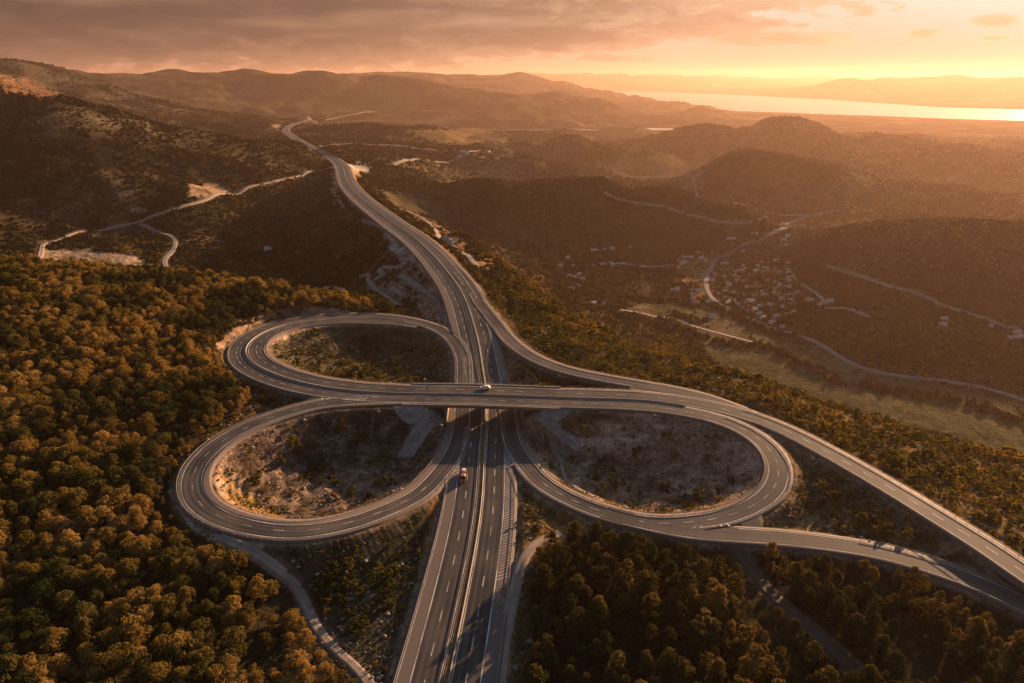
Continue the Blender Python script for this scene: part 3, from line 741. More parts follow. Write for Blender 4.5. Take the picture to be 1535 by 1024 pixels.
m, g = mat('paint')
pos = g.n('ShaderNodeNewGeometry').outputs['Position']
w_ = g.ss(g.m('ADD', g.m('MULTIPLY', g.noise(pos, 2.2, 5, .7), .6), g.m('MULTIPLY', g.noise(pos, .12, 3, .5), .5)), .44, .66)
out(g, principled(g, g.mix(w_, (.60, .58, .54), (.22, .20, .18)), .65, .3)); M['paint'] = m
M['asphalt'] = asphalt('asphalt', (.034, .037, .042), (.084, .074, .067))
M['asphalt_ramp'] = asphalt('asphalt_ramp', (.044, .044, .046), (.108, .092, .082), 3.6, (.18, .142, .118))
M['asphalt_cross'] = asphalt('asphalt_cross', (.040, .040, .042), (.100, .086, .076), 4.0, (.165, .13, .108))


def simple(name, col, rough=.7, var=.25, scale=.8, spec=.3, metal=0.0, bump=0.0):
    m, g = mat(name)
    pos = g.n('ShaderNodeTexCoord').outputs['Object']
    k = g.lin(g.noise(pos, scale, 5, .6), .25, .75, 1 - var, 1 + var)
    kc = g.n('ShaderNodeCombineXYZ', {0: k, 1: k, 2: k}).outputs[0]
    c = g.mix(1.0, (*col, 1), kc, 'MULTIPLY')
    nrm = g.n('ShaderNodeBump', {'Height': g.noise(pos, scale * 4, 3, .6), 'Strength': bump, 'Distance': .1}).outputs[0] if bump else None
    out(g, principled(g, c, rough, spec, metal, nrm)); M[name] = m; return m


simple('concrete', (.28, .24, .20), .8, .3, .5, bump=.3)
simple('stonework', (.21, .19, .17), .9, .4, .35, bump=.6)
simple('steel', (.30, .27, .24), .6, .2, .6, metal=.15)
simple('track', (.24, .19, .15), .9, .4, .25, bump=.5)
simple('track_pale', (.25, .195, .15), .9, .35, .25, bump=.5)
simple('track_dark', (.055, .045, .03), .9, .4, .25, bump=.5)
simple('lane', (.19, .17, .15), .95, .2, .1, spec=.1)
simple('bark', (.075, .055, .04), .9, .3, 1.5)
simple('roof_tile', (.30, .12, .07), .8, .4, .3)
simple('roof_pale', (.46, .37, .31), .8, .3, .3)
simple('plaster', (.80, .76, .70), .8, .15, .3)
simple('plaster_warm', (.50, .38, .28), .8, .15, .3)
simple('glass_dark', (.02, .025, .03), .15, .1, 1.0, spec=.5)
simple('white_paint', (.80, .80, .78), .3, .04, 1.0, spec=.5)
simple('orange_paint', (.42, .15, .07), .35, .1, 1.0, spec=.5)
simple('dark_metal', (.05, .05, .055), .5, .2, 1.0, metal=.4)
simple('rubber', (.02, .02, .02), .8, .1, 1.0)
simple('median_earth', (.13, .085, .045), .95, .5, .8, bump=.5)


def leafmat(name, stops, transl=.35):
    transl = min(transl, .32)
    m, g = mat(name)
    oi = g.n('ShaderNodeObjectInfo').outputs['Random']
    geo = g.n('ShaderNodeNewGeometry')
    rnd = geo.outputs['Random Per Island']
    big = g.noise(geo.outputs['Position'], .028, 3, .5)
    t = g.m('ADD', g.m('ADD', g.m('MULTIPLY', oi, .34), g.m('MULTIPLY', rnd, .24)), g.m('MULTIPLY', g.ss(big, .38, .62), .42))
    c = g.ramp(t, stops)
    d = g.n('ShaderNodeBsdfDiffuse', {'Color': c, 'Roughness': .8})
    tr = g.n('ShaderNodeBsdfTranslucent', {'Color': g.mix(1.0, c, (1.5, 1.25, .7), 'MULTIPLY')})
    mx = g.n('ShaderNodeMixShader', {0: transl, 1: d.outputs[0], 2: tr.outputs[0]})
    out(g, mx); M[name] = m


leafmat('leaf_autumn', [(0, (.022, .034, .013)), (.36, (.048, .060, .020)), (.48, (.15, .12, .032)), (.70, (.30, .20, .055)), (1, (.46, .33, .15))], .42)
leafmat('leaf_dark', [(0, (.024, .034, .014)), (.4, (.045, .052, .019)), (.65, (.11, .090, .027)), (1, (.28, .19, .06))], .42)
leafmat('leaf_olive', [(0, (.040, .050, .015)), (.4, (.09, .090, .020)), (.7, (.18, .145, .025)), (1, (.28, .19, .05))], .42)
leafmat('dry_grass', [(0, (.10, .075, .035)), (.5, (.19, .135, .06)), (1, (.30, .22, .11))], .3)
simple('stone', (.20, .165, .13), .9, .4, .8, bump=.5)
leafmat('leaf_far', [(0, (.016, .020, .011)), (.5, (.028, .029, .014)), (1, (.060, .042, .019))], .15)


# ------------------------------------------------------------------ mesh helpers
def link(name, me, parent=None, mats=(), **props):
    o = bpy.data.objects.new(name, me); COL.objects.link(o)
    for mm in mats: me.materials.append(M[mm])
    if parent: o.parent = parent
    for k_, v_ in props.items(): o[k_] = v_
    return o


def npmesh(name, verts, faces, smooth=False):
    """faces: (n,4) or (n,3) int array"""
    verts = np.asarray(verts, np.float32); faces = np.asarray(faces, np.int32)
    me = bpy.data.meshes.new(name)
    me.vertices.add(len(verts)); me.vertices.foreach_set('co', verts.ravel())
    nf, k_ = faces.shape
    me.loops.add(nf * k_); me.loops.foreach_set('vertex_index', faces.ravel())
    me.polygons.add(nf); me.polygons.foreach_set('loop_start', np.arange(nf, dtype=np.int32) * k_)
    me.polygons.foreach_set('loop_total', np.full(nf, k_, np.int32))
    if smooth: me.polygons.foreach_set('use_smooth', np.ones(nf, bool))
    me.update(calc_edges=True)
    return me


class MB:
    def __init__(s): s.v = []; s.f = []
    def add(s, v, f):
        b = len(s.v); s.v += [tuple(map(float, q)) for q in v]; s.f += [[i + b for i in q] for q in f]
    def box(s, c, size, rz=0.0, taper=1.0):
        x, y, z = [k_ / 2 for k_ in size]; cs, sn = math.cos(rz), math.sin(rz); vs = []
        for dz, t in ((-z, 1.0), (z, taper)):
            for dx, dy in ((-x, -y), (x, -y), (x, y), (-x, y)):
                vs.append((c[0] + dx * t * cs - dy * t * sn, c[1] + dx * t * sn + dy * t * cs, c[2] + dz))
        s.add(vs, [(0, 3, 2, 1), (4, 5, 6, 7), (0, 1, 5, 4), (1, 2, 6, 5), (2, 3, 7, 6), (3, 0, 4, 7)])
    def cyl(s, a, b, r0, r1=None, n=8):
        a = Vector(a); b = Vector(b); r1 = r0 if r1 is None else r1
        d = (b - a).normalized(); u = d.orthogonal().normalized(); w = d.cross(u)
        vs = []
        for c_, r_ in ((a, r0), (b, r1)):
            for i in range(n):
                t = 2 * math.pi * i / n; vs.append(c_ + (u * math.cos(t) + w * math.sin(t)) * r_)
        s.add(vs, [(i, (i + 1) % n, n + (i + 1) % n, n + i) for i in range(n)] + [tuple(range(n))[::-1], tuple(range(n, 2 * n))])
    def me(s, name):
        me = bpy.data.meshes.new(name); me.from_pydata(s.v, [], s.f); me.update(); return me


def empty(name, loc, rz=0.0, **props):
    o = bpy.data.objects.new(name, None); COL.objects.link(o); o.location = loc; o.rotation_euler = (0, 0, rz); o.empty_display_size = .5
    for k_, v_ in props.items(): o[k_] = v_
    return o


# ------------------------------------------------------------------ ground, lake
vv = np.stack([GX, GY, GZn], -1).reshape(-1, 3)
ii = np.arange(NR * NTH).reshape(NR, NTH)
ff = np.stack([ii[:-1, :-1], ii[:-1, 1:], ii[1:, 1:], ii[1:, :-1]], -1).reshape(-1, 4)[:, ::-1]
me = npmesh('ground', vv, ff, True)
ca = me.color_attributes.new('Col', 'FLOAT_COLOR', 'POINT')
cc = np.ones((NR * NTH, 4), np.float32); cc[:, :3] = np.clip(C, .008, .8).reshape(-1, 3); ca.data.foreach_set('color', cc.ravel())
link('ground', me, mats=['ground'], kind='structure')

m, g = mat('water')
b = principled(g, (.10, .09, .08), .22, .5)
pos = g.n('ShaderNodeNewGeometry').outputs['Position']
g.set(b.inputs['Normal'], g.n('ShaderNodeBump', {'Height': g.noise(pos, .02, 6, .6), 'Strength': .25, 'Distance': 10.0}).outputs[0])
out(g, b); M['water'] = m
ys = np.linspace(4300, 26000, 12); xs = np.linspace(-1500, 23000, 12)
wx, wy = np.meshgrid(xs, ys); wi = np.arange(144).reshape(12, 12)
me = npmesh('lake', np.stack([wx, wy, np.full(wx.shape, -150.0)], -1).reshape(-1, 3), np.stack([wi[:-1, :-1], wi[:-1, 1:], wi[1:, 1:], wi[1:, :-1]], -1).reshape(-1, 4))
link('lake', me, mats=['water'], kind='structure')


# ------------------------------------------------------------------ roads
def ribbon(c, a, b, lift, cols=6, skirt=1.6, sel=None):
    p = c.p; n = c.nrm; s_ = c.s
    if sel is not None: p, n, s_ = p[sel], n[sel], s_[sel]
    a = np.full(len(p), float(a)) if np.ndim(a) == 0 else a; b = np.full(len(p), float(b)) if np.ndim(b) == 0 else b
    os_ = np.linspace(a, b, cols)
    V_ = []; UV = []
    rows = len(p)
    offs = [(a - .3, -skirt)] + [(o, 0) for o in os_] + [(b + .3, -skirt)]
    for o, dz in offs:
        q = p.copy(); q[:, :2] += n * o[:, None]; q[:, 2] += lift + dz; V_.append(q); UV.append(np.stack([o, s_], 1))
    V_ = np.stack(V_, 1); UV = np.stack(UV, 1); k_ = len(offs)
    idx = np.arange(rows * k_).reshape(rows, k_)
    F_ = np.stack([idx[:-1, :-1], idx[1:, :-1], idx[1:, 1:], idx[:-1, 1:]], -1).reshape(-1, 4)[:, ::-1]
    return V_.reshape(-1, 3), F_, UV.reshape(-1, 2)


def put_uv(me, faces, uv):
    l = me.uv_layers.new(name='UVMap'); l.data.foreach_set('uv', np.asarray(uv, np.float32)[faces.ravel()].ravel())


for nm, c, a, b, lift in RIB:
    if c is LOOP_L: b = 5.0 + 1.4 * sst(c.s, 30, 90)
    v_, f_, uv = ribbon(c, a, b, lift, 24 if nm == 'motorway' else 12)
    me = npmesh(nm, v_, f_); put_uv(me, f_, uv)
    own = np.ones(len(v_))                    # no pale shoulder where the carriageway lies inside a neighbouring one
    for nm2, c2_, a2, b2, l2 in RIB:
        if c2_ is c: continue
        q = c2_.off((a2 + b2) / 2); hw = (b2 - a2) / 2
        lo2 = q[:, :2].min(0) - 20; hi2 = q[:, :2].max(0) + 20
        sel_ = np.nonzero((v_[:, 0] > lo2[0]) & (v_[:, 0] < hi2[0]) & (v_[:, 1] > lo2[1]) & (v_[:, 1] < hi2[1]))[0]
        for k0 in range(0, len(sel_), 4000):
            ii_ = sel_[k0:k0 + 4000]
            d2 = (v_[ii_, 0][:, None] - q[:, 0]) ** 2 + (v_[ii_, 1][:, None] - q[:, 1]) ** 2
            j = d2.argmin(1); d_ = np.sqrt(d2[np.arange(len(j)), j]) - hw
            ok_ = np.abs(v_[ii_, 2] - q[j, 2]) < 2.2
            own[ii_] = np.where(ok_, np.minimum(own[ii_], sst(d_, -1.2, .6)), own[ii_])
    at_ = me.attributes.new('own', 'FLOAT', 'POINT'); at_.data.foreach_set('value', own.astype(np.float32))
    link(nm, me, mats=['asphalt' if nm == 'motorway' else 'asphalt_cross' if nm == 'road' else 'asphalt_ramp'], kind='structure')

for (nm, pts, w, mt), c in zip(TRK, TRKW):
    k_ = 5; os_ = np.linspace(-w / 2, w / 2, k_)
    rows = len(c.p); V_ = np.zeros((rows, k_ + 2, 3))
    wob = 1 + .18 * (vn(c.s / 7, c.s * 0, 3) - .5) * (0 if mt == 'lane' else 2)
    Z = []
    for i, o in enumerate(os_):
        q = c.p[:, :2] + c.nrm * (o * wob)[:, None]; V_[:, i + 1, :2] = q; V_[:, i + 1, 2] = terr(q[:, 0], q[:, 1])
    top_ = V_[:, 1:-1, 2]; V_[:, 1:-1, 2] = np.maximum(top_, top_.mean(1)[:, None]) + .22 + np.linalg.norm(c.p[:, :2], axis=1)[:, None] * .0004
    V_[:, 0] = V_[:, 1] - (0, 0, 1.5); V_[:, -1] = V_[:, -2] - (0, 0, 1.5)
    V_[:, 0, :2] -= c.nrm * .8; V_[:, -1, :2] += c.nrm * .8
    idx = np.arange(rows * (k_ + 2)).reshape(rows, -1)
    F_ = np.stack([idx[:-1, :-1], idx[1:, :-1], idx[1:, 1:], idx[:-1, 1:]], -1).reshape(-1, 4)[:, ::-1]
    link(nm, npmesh(nm, V_.reshape(-1, 3), F_), mats=[mt], kind='structure')

def gorefill(cA, oA, lA, cB, oB, lB, s0, s1, maxw):
    rows = []
    Bp = cB.off(oB)
    for u_ in np.arange(s0, s1, 2.0):
        a = cA.at(u_, oA); j = np.argmin(((Bp[:, :2] - a[:2]) ** 2).sum(1)); b_ = Bp[j]; d = math.dist(a[:2], b_[:2])
        if d < maxw and 0 < j < len(Bp) - 1:
            rows.append([a + (0, 0, lA - .015), (a + b_) / 2 + (0, 0, (lA + lB) / 2 - .03), b_ + (0, 0, lB - .015)])
    if len(rows) < 2: return
    A = np.array(rows); n_ = len(rows); low_ = A[-1] + (A[-1] - A[-2]) * 2.6 - (0, 0, 2.6); hi_ = A[0].copy() - (0, 0, .4)
    A = np.concatenate([hi_[None], A, low_[None]]); n_ += 2
    ix = np.arange(n_ * 3).reshape(n_, 3)
    F_ = np.stack([ix[:-1, :-1], ix[1:, :-1], ix[1:, 1:], ix[:-1, 1:]], -1).reshape(-1, 4)
    me = npmesh('gore_pavement', A.reshape(-1, 3), F_); put_uv(me, F_, A.reshape(-1, 3)[:, :2] * .2)
    o_ = link('gore_pavement', me, mats=['asphalt_cross', 'median_earth'], kind='structure')
    for k_ in (-1, -2): me.polygons[k_].material_index = 1


gorefill(LOOP_R, -5.0, .07, SPUR, 4.6, .11, 95, 240, 7)
gorefill(LOOP_L, -5.2, .09, LOOP_R, 5.0, .07, 10, 80, 6)
gorefill(RAMP, -4.6, .03, EAST, -5.6, .05, RAMP.L - 110, RAMP.L - 40, 5)
gorefill(RAMP, -4.6, .03, MW, -13.4, 0, 20, 110, 7)

# ---- painted markings (one sheet set)
PV = []; PF = []


def quadstrip(A, B):
    n = len(A); b = sum(len(x) for x in PV)
    PV.append(np.vstack([A, B])); i = np.arange(n - 1)
    PF.append(np.stack([i, i + 1, n + i + 1, n + i], 1) + b)


def solid(c, o, w, s0, s1, lift):
    u = np.arange(s0, s1, 2.0)
    if len(u) > 1: quadstrip(c.at(u, o - w / 2, lift), c.at(u, o + w / 2, lift))


def dashes(c, o, w, s0, s1, lift, on=4.5, per=12.0):
    u = s0
    while u + on < s1:
        t = np.linspace(u, u + on, 3); quadstrip(c.at(t, o - w / 2, lift), c.at(t, o + w / 2, lift)); u += per


def hatch(c, o0, o1, s0, s1, lift, step=1.5, w=.28, skew=1.6):
    for u in np.arange(s0, s1, step):
        A = np.stack([c.at(u, o0, lift), c.at(u + w, o0, lift)]); B = np.stack([c.at(u + skew, o1, lift), c.at(u + skew + w, o1, lift)])
        quadstrip(A, B)


def gore(cA, oA, lA, cB, oB, lB, s0, s1, maxw=5.5, step=1.9, w=.45, skew=2.0):
    lift = max(lA, lB) + .04
    Bp = cB.off(oB)
    for u in np.arange(s0, s1, step):
        a = cA.at(u, oA, 0); j = np.argmin(((Bp[:, :2] - a[:2]) ** 2).sum(1)); b = Bp[j]
        d = math.dist(a[:2], b[:2])
        if .35 < d < maxw:
            t = np.array([*cA.at(u + .5, oA)[:2] - a[:2], 0]); t /= np.linalg.norm(t)
            z = max(a[2], b[2]) + lift; a = a.copy(); b = b.copy(); a[2] = b[2] = z
            b2 = b + t * skew * min(1, d / 3)
            quadstrip(np.stack([a, a + t * w]), np.stack([b2, b2 + t * w]))


ZM = .035
sBr = MW.s[sB]
s_end = MW.L
for o in (1.45, -1.45): solid(MW, o, .28, 0, s_end, ZM)
for o in (8.75, -8.75): solid(MW, o, .32, 0, s_end, ZM)
dashes(MW, 5.1, .26, 4, s_end, ZM); dashes(MW, -5.1, .26, 7, s_end, ZM)
s700 = MW.sat(722, 700); s870 = MW.sat(700, 870); s655 = MW.sat(726, 655)
hatch(MW, -9.1, -12.1, s870, s655 - 2, ZM)
hatch(MW, -9.1, -12.0, MW.sat(725, 578) + 6, MW.sat(703, 472, 4.5), ZM, step=2.2)
solid(MW, 12.2, .2, 0, MW.sat(720, 725), ZM)
L = .035
sL0, sL1 = 16, LOOP_L.L
solid(LOOP_L, -3.3, .28, 6, sL1 - 4, .09 + L); solid(LOOP_L, 3.3, .28, 6, sL1, .09 + L); dashes(LOOP_L, 0.4, .2, 40, sL1 - 90, .09 + L, 3.5, 11)
sM0 = LOOP_R.s[LOOP_R.near(*at_h(1060, 623, 9)[:2])]
sNW = LOOP_R.s[LOOP_R.near(*at_h(461, 475, 5.5)[:2])]
sQ0 = LOOP_R.s[LOOP_R.near(*at_h(930, 777, 4)[:2])]; sQ1 = LOOP_R.s[LOOP_R.near(*at_h(1040, 783, 5)[:2])]
solid(LOOP_R, -3.3, .28, 4, sQ0, .07 + L); solid(LOOP_R, -3.3, .28, sQ1, sM0, .07 + L); solid(LOOP_R, 3.3, .28, 4, sM0, .07 + L)
solid(LOOP_R, -3.8, .26, sM0, sNW, .07 + L); solid(LOOP_R, 3.8, .26, sM0, sNW, .07 + L)
solid(LOOP_R, -3.0, .26, sNW + 60, LOOP_R.L, .07 + L); solid(LOOP_R, 3.4, .26, sNW, LOOP_R.L, .07 + L)
dashes(LOOP_R, 0, .22, 90, sNW, .07 + L, 3.5, 8)
sE1 = EAST.s[EAST.near(*at_h(500, 483, 5)[:2])]
solid(EAST, -3.8, .28, 0, sE1 + 60, .05 + L); solid(EAST, 3.8, .26, 0, sE1, .05 + L); dashes(EAST, 0, .24, 3, sE1, .05 + L, 4.0, 9)
solid(RAMP, -3.0, .26, 60, RAMP.L - 60, .03 + L); solid(RAMP, 3.4, .26, 50, RAMP.L - 30, .03 + L)
solid(SPUR, 3.2, .28, 44, SPUR.L, .11 + L); solid(SPUR, -3.4, .26, 8, SPUR.L, .11 + L)
# chevron gores
gore(MW, 8.75, 0, LOOP_L, -3.3, .09, MW.sat(720, 716), s655 + 8)
gore(MW, -8.75, 0, LOOP_R, -3.3, .07, MW.sat(720, 712), s655 + 12)
gore(LOOP_L, -3.3, .09, LOOP_R, 3.8, .07, 28, 52, 4.0, 1.7, .5)
gore(LOOP_R, -3.3, .07, SPUR, 3.2, .11, 95, 230, 2.4, 2.2, .5)
gore(RAMP, -3.0, .03, EAST, -3.8, .05, RAMP.L - 115, RAMP.L - 50, 4.0)
gore(MW, 8.75, 0, LOOP_R, 3.4, .07, MW.sat(725, 578), MW.sat(716, 515, 2), 5)
me = npmesh('road_markings', np.vstack(PV), np.vstack(PF))
link('road_markings', me, mats=['paint'], kind='structure')

# ---- planted median strip
u = np.arange(0, MW.L, 2.0)
A = [MW.at(u, o, dz) for o, dz in ((-1.05, .01), (-1.0, .16), (-.4, .26), (.4, .26), (1.0, .16), (1.05, .01))]
idx = np.arange(6 * len(u)).reshape(6, -1)
F_ = np.stack([idx[:-1, :-1], idx[:-1, 1:], idx[1:, 1:], idx[1:, :-1]], -1).reshape(-1, 4)
link('median_strip', npmesh('median_strip', np.vstack(A), F_), mats=['median_earth'], kind='structure')


# ------------------------------------------------------------------ barriers
def sweep(c, o, s0, s1, prof, lift=0.0, step=2.0, closed=True):
    u = np.arange(s0, s1 + .01, step)
    A = [c.at(u, o + po, lift + pz) for po, pz in prof]; k_ = len(prof); n = len(u)
    idx = np.arange(k_ * n).reshape(k_, n)
    nx = np.roll(idx, -1, 0) if closed else idx[1:]
    cur = idx if closed else idx[:-1]
    F_ = np.stack([cur[:, :-1], cur[:, 1:], nx[:, 1:], nx[:, :-1]], -1).reshape(-1, 4)
    return np.vstack(A), F_


RAILP = [(-.04, .50), (.03, .50), (.06, .54), (.03, .58), (.06, .62), (.03, .66), (-.04, .66)]
WALLP = [(-.28, 0), (-.26, .10), (-.14, .24), (-.11, .55), (.11, .55), (.14, .24), (.26, .10), (.28, 0)]


def guardrail(label, c, o, s0, s1, lift, kind='rail', group='steel guardrails along the roads'):
    x, y, z = c.at((s0 + s1) / 2, o)
    if kind == 'wall':
        v_, f_ = sweep(c, o, s0, s1, WALLP, lift)
        link('concrete_barrier', npmesh('concrete_barrier', v_, f_), mats=['concrete'], label=label, category='barrier', group='concrete barriers')
        return
    v_, f_ = sweep(c, o, s0, s1, RAILP, lift)
    e = empty('guardrail', (0, 0, 0), label=label, category='guardrail', group=group)
    link('rail', npmesh('rail', v_, f_), e, ['steel'])
    b = MB()
    for u_ in np.arange(s0, min(s1, s0 + 900), 4.0):
        q = c.at(u_, o - .08, lift); b.box((q[0], q[1], q[2] + .18), (.10, .10, .95))
    link('post', b.me('post'), e, ['steel'], kind='stuff')


guardrail('long steel guardrail on the left shoulder of the motorway, camera side of the bridge', MW, 12.6, 0, MW.sat(720, 716), 0)
guardrail('steel guardrail on the right shoulder of the motorway, camera side of the bridge', MW, -12.7, 0, MW.sat(720, 715), 0)
guardrail('continuous low barrier standing in the planted median of the motorway', MW, -.75, 0, 1500, .05, 'wall')
guardrail('second low barrier on the left edge of the motorway median', MW, .85, 0, 1200, .05, 'rail', 'steel guardrails along the roads')
guardrail('steel guardrail on the left edge of the motorway beyond the bridge', MW, 12.9, MW.sat(706, 486, 4), 1500, 0)
guardrail('steel guardrail on the right edge of the motorway far beyond the ramp', MW, -12.9, MW.sat(640, 372, 12), 1500, 0)
sGore = MW.sat(716, 520, 2)
guardrail('short steel guardrail between the motorway and the right hand ramp, behind the bridge', MW, -12.7, sBr + 14, MW.sat(710, 495, 3), 0)
guardrail('steel guardrail on the outside of the lower left loop', LOOP_L, -4.7, 30, LOOP_L.L - 62, .09)
guardrail('steel guardrail on the inside of the lower left loop', LOOP_L, 6.0, 30, LOOP_L.L - 12, .09)
guardrail('steel guardrail on the inside of the lower right loop', LOOP_R, 4.6, 110, sM0 + 40, .07) if False else None
sPier = LOOP_R.s[LOOP_R.near(BX + 30, 268)]; sPierW = LOOP_R.s[LOOP_R.near(BX - 30, 268)]
guardrail('steel guardrail on the inside edge of the lower right loop', LOOP_R, -4.6, 4, 0 + 40, .07) if False else None
guardrail('steel guardrail round the inner edge of the lower right loop', LOOP_R, 4.7, 24, sPier - 4, .07)
guardrail('steel guardrail round the outer edge of the lower right loop', LOOP_R, -4.7, 190, sM0 - 6, .07)
guardrail('steel guardrail on the lower outer edge of the right hand loop beside the trees', LOOP_R, -4.7, 62, 128, .07)
guardrail('concrete median barrier along the crossing road and round the upper left loop', MED, 0, 2, MED.L - 4, .1, 'wall')
guardrail('steel guardrail on the outside of the upper left loop', LOOP_R, 4.7, sPierW + 130, LOOP_R.L - 36, .07)
guardrail('steel guardrail on the inside of the upper left loop', EAST, -5.3, EAST.s[EAST.near(BX - 34, 280)], EAST.L - 6, .05)
guardrail('steel guardrail on the camera side of the right hand road', EAST, 4.7, 0, EAST.s[EAST.near(*at_h(1120, 632, 9)[:2])], .05)
guardrail('steel guardrail on the far side of the right hand road', EAST, -5.3, 0, EAST.s[EAST.near(*at_h(1110, 610, 9)[:2])], .05)
guardrail('steel guardrail on the inner, motorway side of the curving slip ramp', RAMP, -4.3, 105, RAMP.L - 125, .03)
guardrail('steel guardrail on the valley side of the curving slip ramp', RAMP, 4.9, 60, RAMP.L - 55, .03)
guardrail('steel guardrail between the crossing road and the hollow below the slip ramp', EAST, -5.3, EAST.s[EAST.near(*at_h(960, 585, 9)[:2])], EAST.s[EAST.near(BX + 36, 280)], .05)
guardrail('steel guardrail on the forest side of the lower right exit road', SPUR, -4.3, 30, SPUR.L, .11)
guardrail('steel guardrail on the upper side of the lower right exit road', SPUR, 4.3, 80, SPUR.L, .11)

# ------------------------------------------------------------------ bridge
br = empty('road_bridge', (BX, 274.5, 0), label='grey concrete road bridge carrying the crossing road over the motorway', category='bridge')


def local(o): o.parent = br; o.matrix_parent_inverse = br.matrix_world.inverted() if False else o.matrix_parent_inverse; o.location = (-BX, -274.5, 0); return o


X0, X1 = SPAN0 - 8, SPAN1 + 8
um = MED.s[(MED.p[:, 0] > X0) & (MED.p[:, 0] < X1)]; u0, u1 = um.min(), um.max()
v_, f_ = sweep(MED, 0, u0, u1, [(-10.9, -.06), (10.9, -.06), (10.9, -.75), (9.4, -1.9), (-9.4, -1.9), (-10.9, -.75)])
local(link('deck', npmesh('deck', v_, f_), mats=['concrete']))
for o in (10.7, -10.7):
    v_, f_ = sweep(MED, o, u0, u1, [(-.22, -.7), (.22, -.7), (.22, .38), (-.22, .38)])
    local(link('parapet', npmesh('parapet', v_, f_), mats=['concrete']))
    v_, f_ = sweep(MED, o, u0, u1, [(-.05, .85), (.05, .85), (.05, .93), (-.05, .93)])
    local(link('handrail', npmesh('handrail', v_, f_), mats=['steel']))
for uj in (u0 + 8.5, u1 - 8.5):
    b = MB()
    for o0, o1 in ((-9.6, -.4), (.4, 9.6)):
        q = [MED.at(uj - .35, o0, .13), MED.at(uj + .35, o0, .13), MED.at(uj + .35, o1, .13), MED.at(uj - .35, o1, .13)]
        b.add(q + [p_ - np.array((0, 0, .12)) for p_ in q], [(0, 1, 2, 3), (7, 6, 5, 4), (0, 4, 5, 1), (1, 5, 6, 2), (2, 6, 7, 3), (3, 7, 4, 0)])
    local(link('expansion_joint', b.me('expansion_joint'), mats=['dark_metal']))
zd = 9 - 1.9
b = MB()
b.box((BX, 274.5, zd / 2 - 1.2), (.8, 17.5, zd + .6))  # wall shape chosen to keep the low sun out under the deck
b.box((BX, 274.5, zd - .35), (1.1, 17, .7))
local(link('pier', b.me('pier'), mats=['concrete']))
for sx in (-1, 1):
    b = MB()
    b.box((BX + sx * 16.6, 274.5, zd / 2 - 1.7), (.8, 19.0, zd + 1.6))  # side piers shaped as solid walls to block sunlight passing under the bridge
    b.box((BX + sx * 16.6, 274.5, zd - .35), (1.1, 17, .7))
    local(link('pier', b.me('pier'), mats=['concrete']))
    b = MB(); b.box((BX + sx * 29.0, 274.5, zd - 1.2), (3.0, 19.5, 2.5))
    local(link('abutment', b.me('abutment'), mats=['concrete']))


def stone_cone(sx):
    """paved slope round the bridge end, from the deck seat down to the ground"""
    vs = []; nang, nrad = 28, 7
    cx, cy = BX + sx * 28.0, 266.0
    for i in range(nang + 1):
        a = math.radians(180 + 180 * i / nang) if sx > 0 else math.radians(180 + 180 * i / nang)
        for j in range(nrad + 1):
            d = 1.0 + 10.0 * j / nrad
            x = cx + math.cos(a) * d; y = cy + math.sin(a) * d
            z = max(8.7 - .72 * (d - 1.0), float(terr(x, y)) + .12)
            vs.append((x, y, z))
    fs = [(i * (nrad + 1) + j, i * (nrad + 1) + j + 1, (i + 1) * (nrad + 1) + j + 1, (i + 1) * (nrad + 1) + j) for i in range(nang) for j in range(nrad)]
    b = MB(); b.add(vs, fs)
    local(link('slope_paving', b.me('slope_paving'), mats=['stonework']))


def paved_bank(sx):
    vs = []; nx, ny = 8, 26
    for i in range(ny + 1):
        y = 243 + 46 * i / ny
        for j in range(nx + 1):
            x = BX + sx * (14.9 + 7.0 * j / nx + max(0, 270 - y) ** 1.15 * (.30 if sx < 0 else .42))
            vs.append((x, y, float(terr(x, y)) + .32))
    fs = [(i * (nx + 1) + j, i * (nx + 1) + j + 1, (i + 1) * (nx + 1) + j + 1, (i + 1) * (nx + 1) + j) for i in range(ny) for j in range(nx)]
    b = MB(); b.add(vs, fs)
    local(link('bank_paving', b.me('bank_paving'), mats=['stonework']))


for sx in (-1, 1): stone_cone(sx); paved_bank(sx)

# ------------------------------------------------------------------ vegetation prototypes
LIB = bpy.data.collections.new('plant_library')            # not linked to the scene: only a source for the scattered undergrowth


def leafquads(cs, nrm, size, rg, jit=.55):
    n = len(cs)
    nr = nrm + rg.normal(0, jit, (n, 3)); nr /= np.linalg.norm(nr, axis=1)[:, None] + 1e-9
    a = np.cross(nr, rg.normal(0, 1, (n, 3))); a /= np.linalg.norm(a, axis=1)[:, None] + 1e-9
    b_ = np.cross(nr, a)
    s_ = (size * rg.uniform(.55, 1.25, n))[:, None]
    asp = rg.uniform(.55, .95, (n, 1))
    v = np.stack([cs - a * s_ - b_ * s_ * asp * .3, cs + a * s_ * .2 - b_ * s_ * asp, cs + a * s_ + b_ * s_ * asp * .25, cs - a * s_ * .15 + b_ * s_ * asp], 1)
    v[:, 1] += nr * s_ * .22; v[:, 3] += nr * s_ * .22
    return v.reshape(-1, 3), np.arange(n * 4).reshape(n, 4)


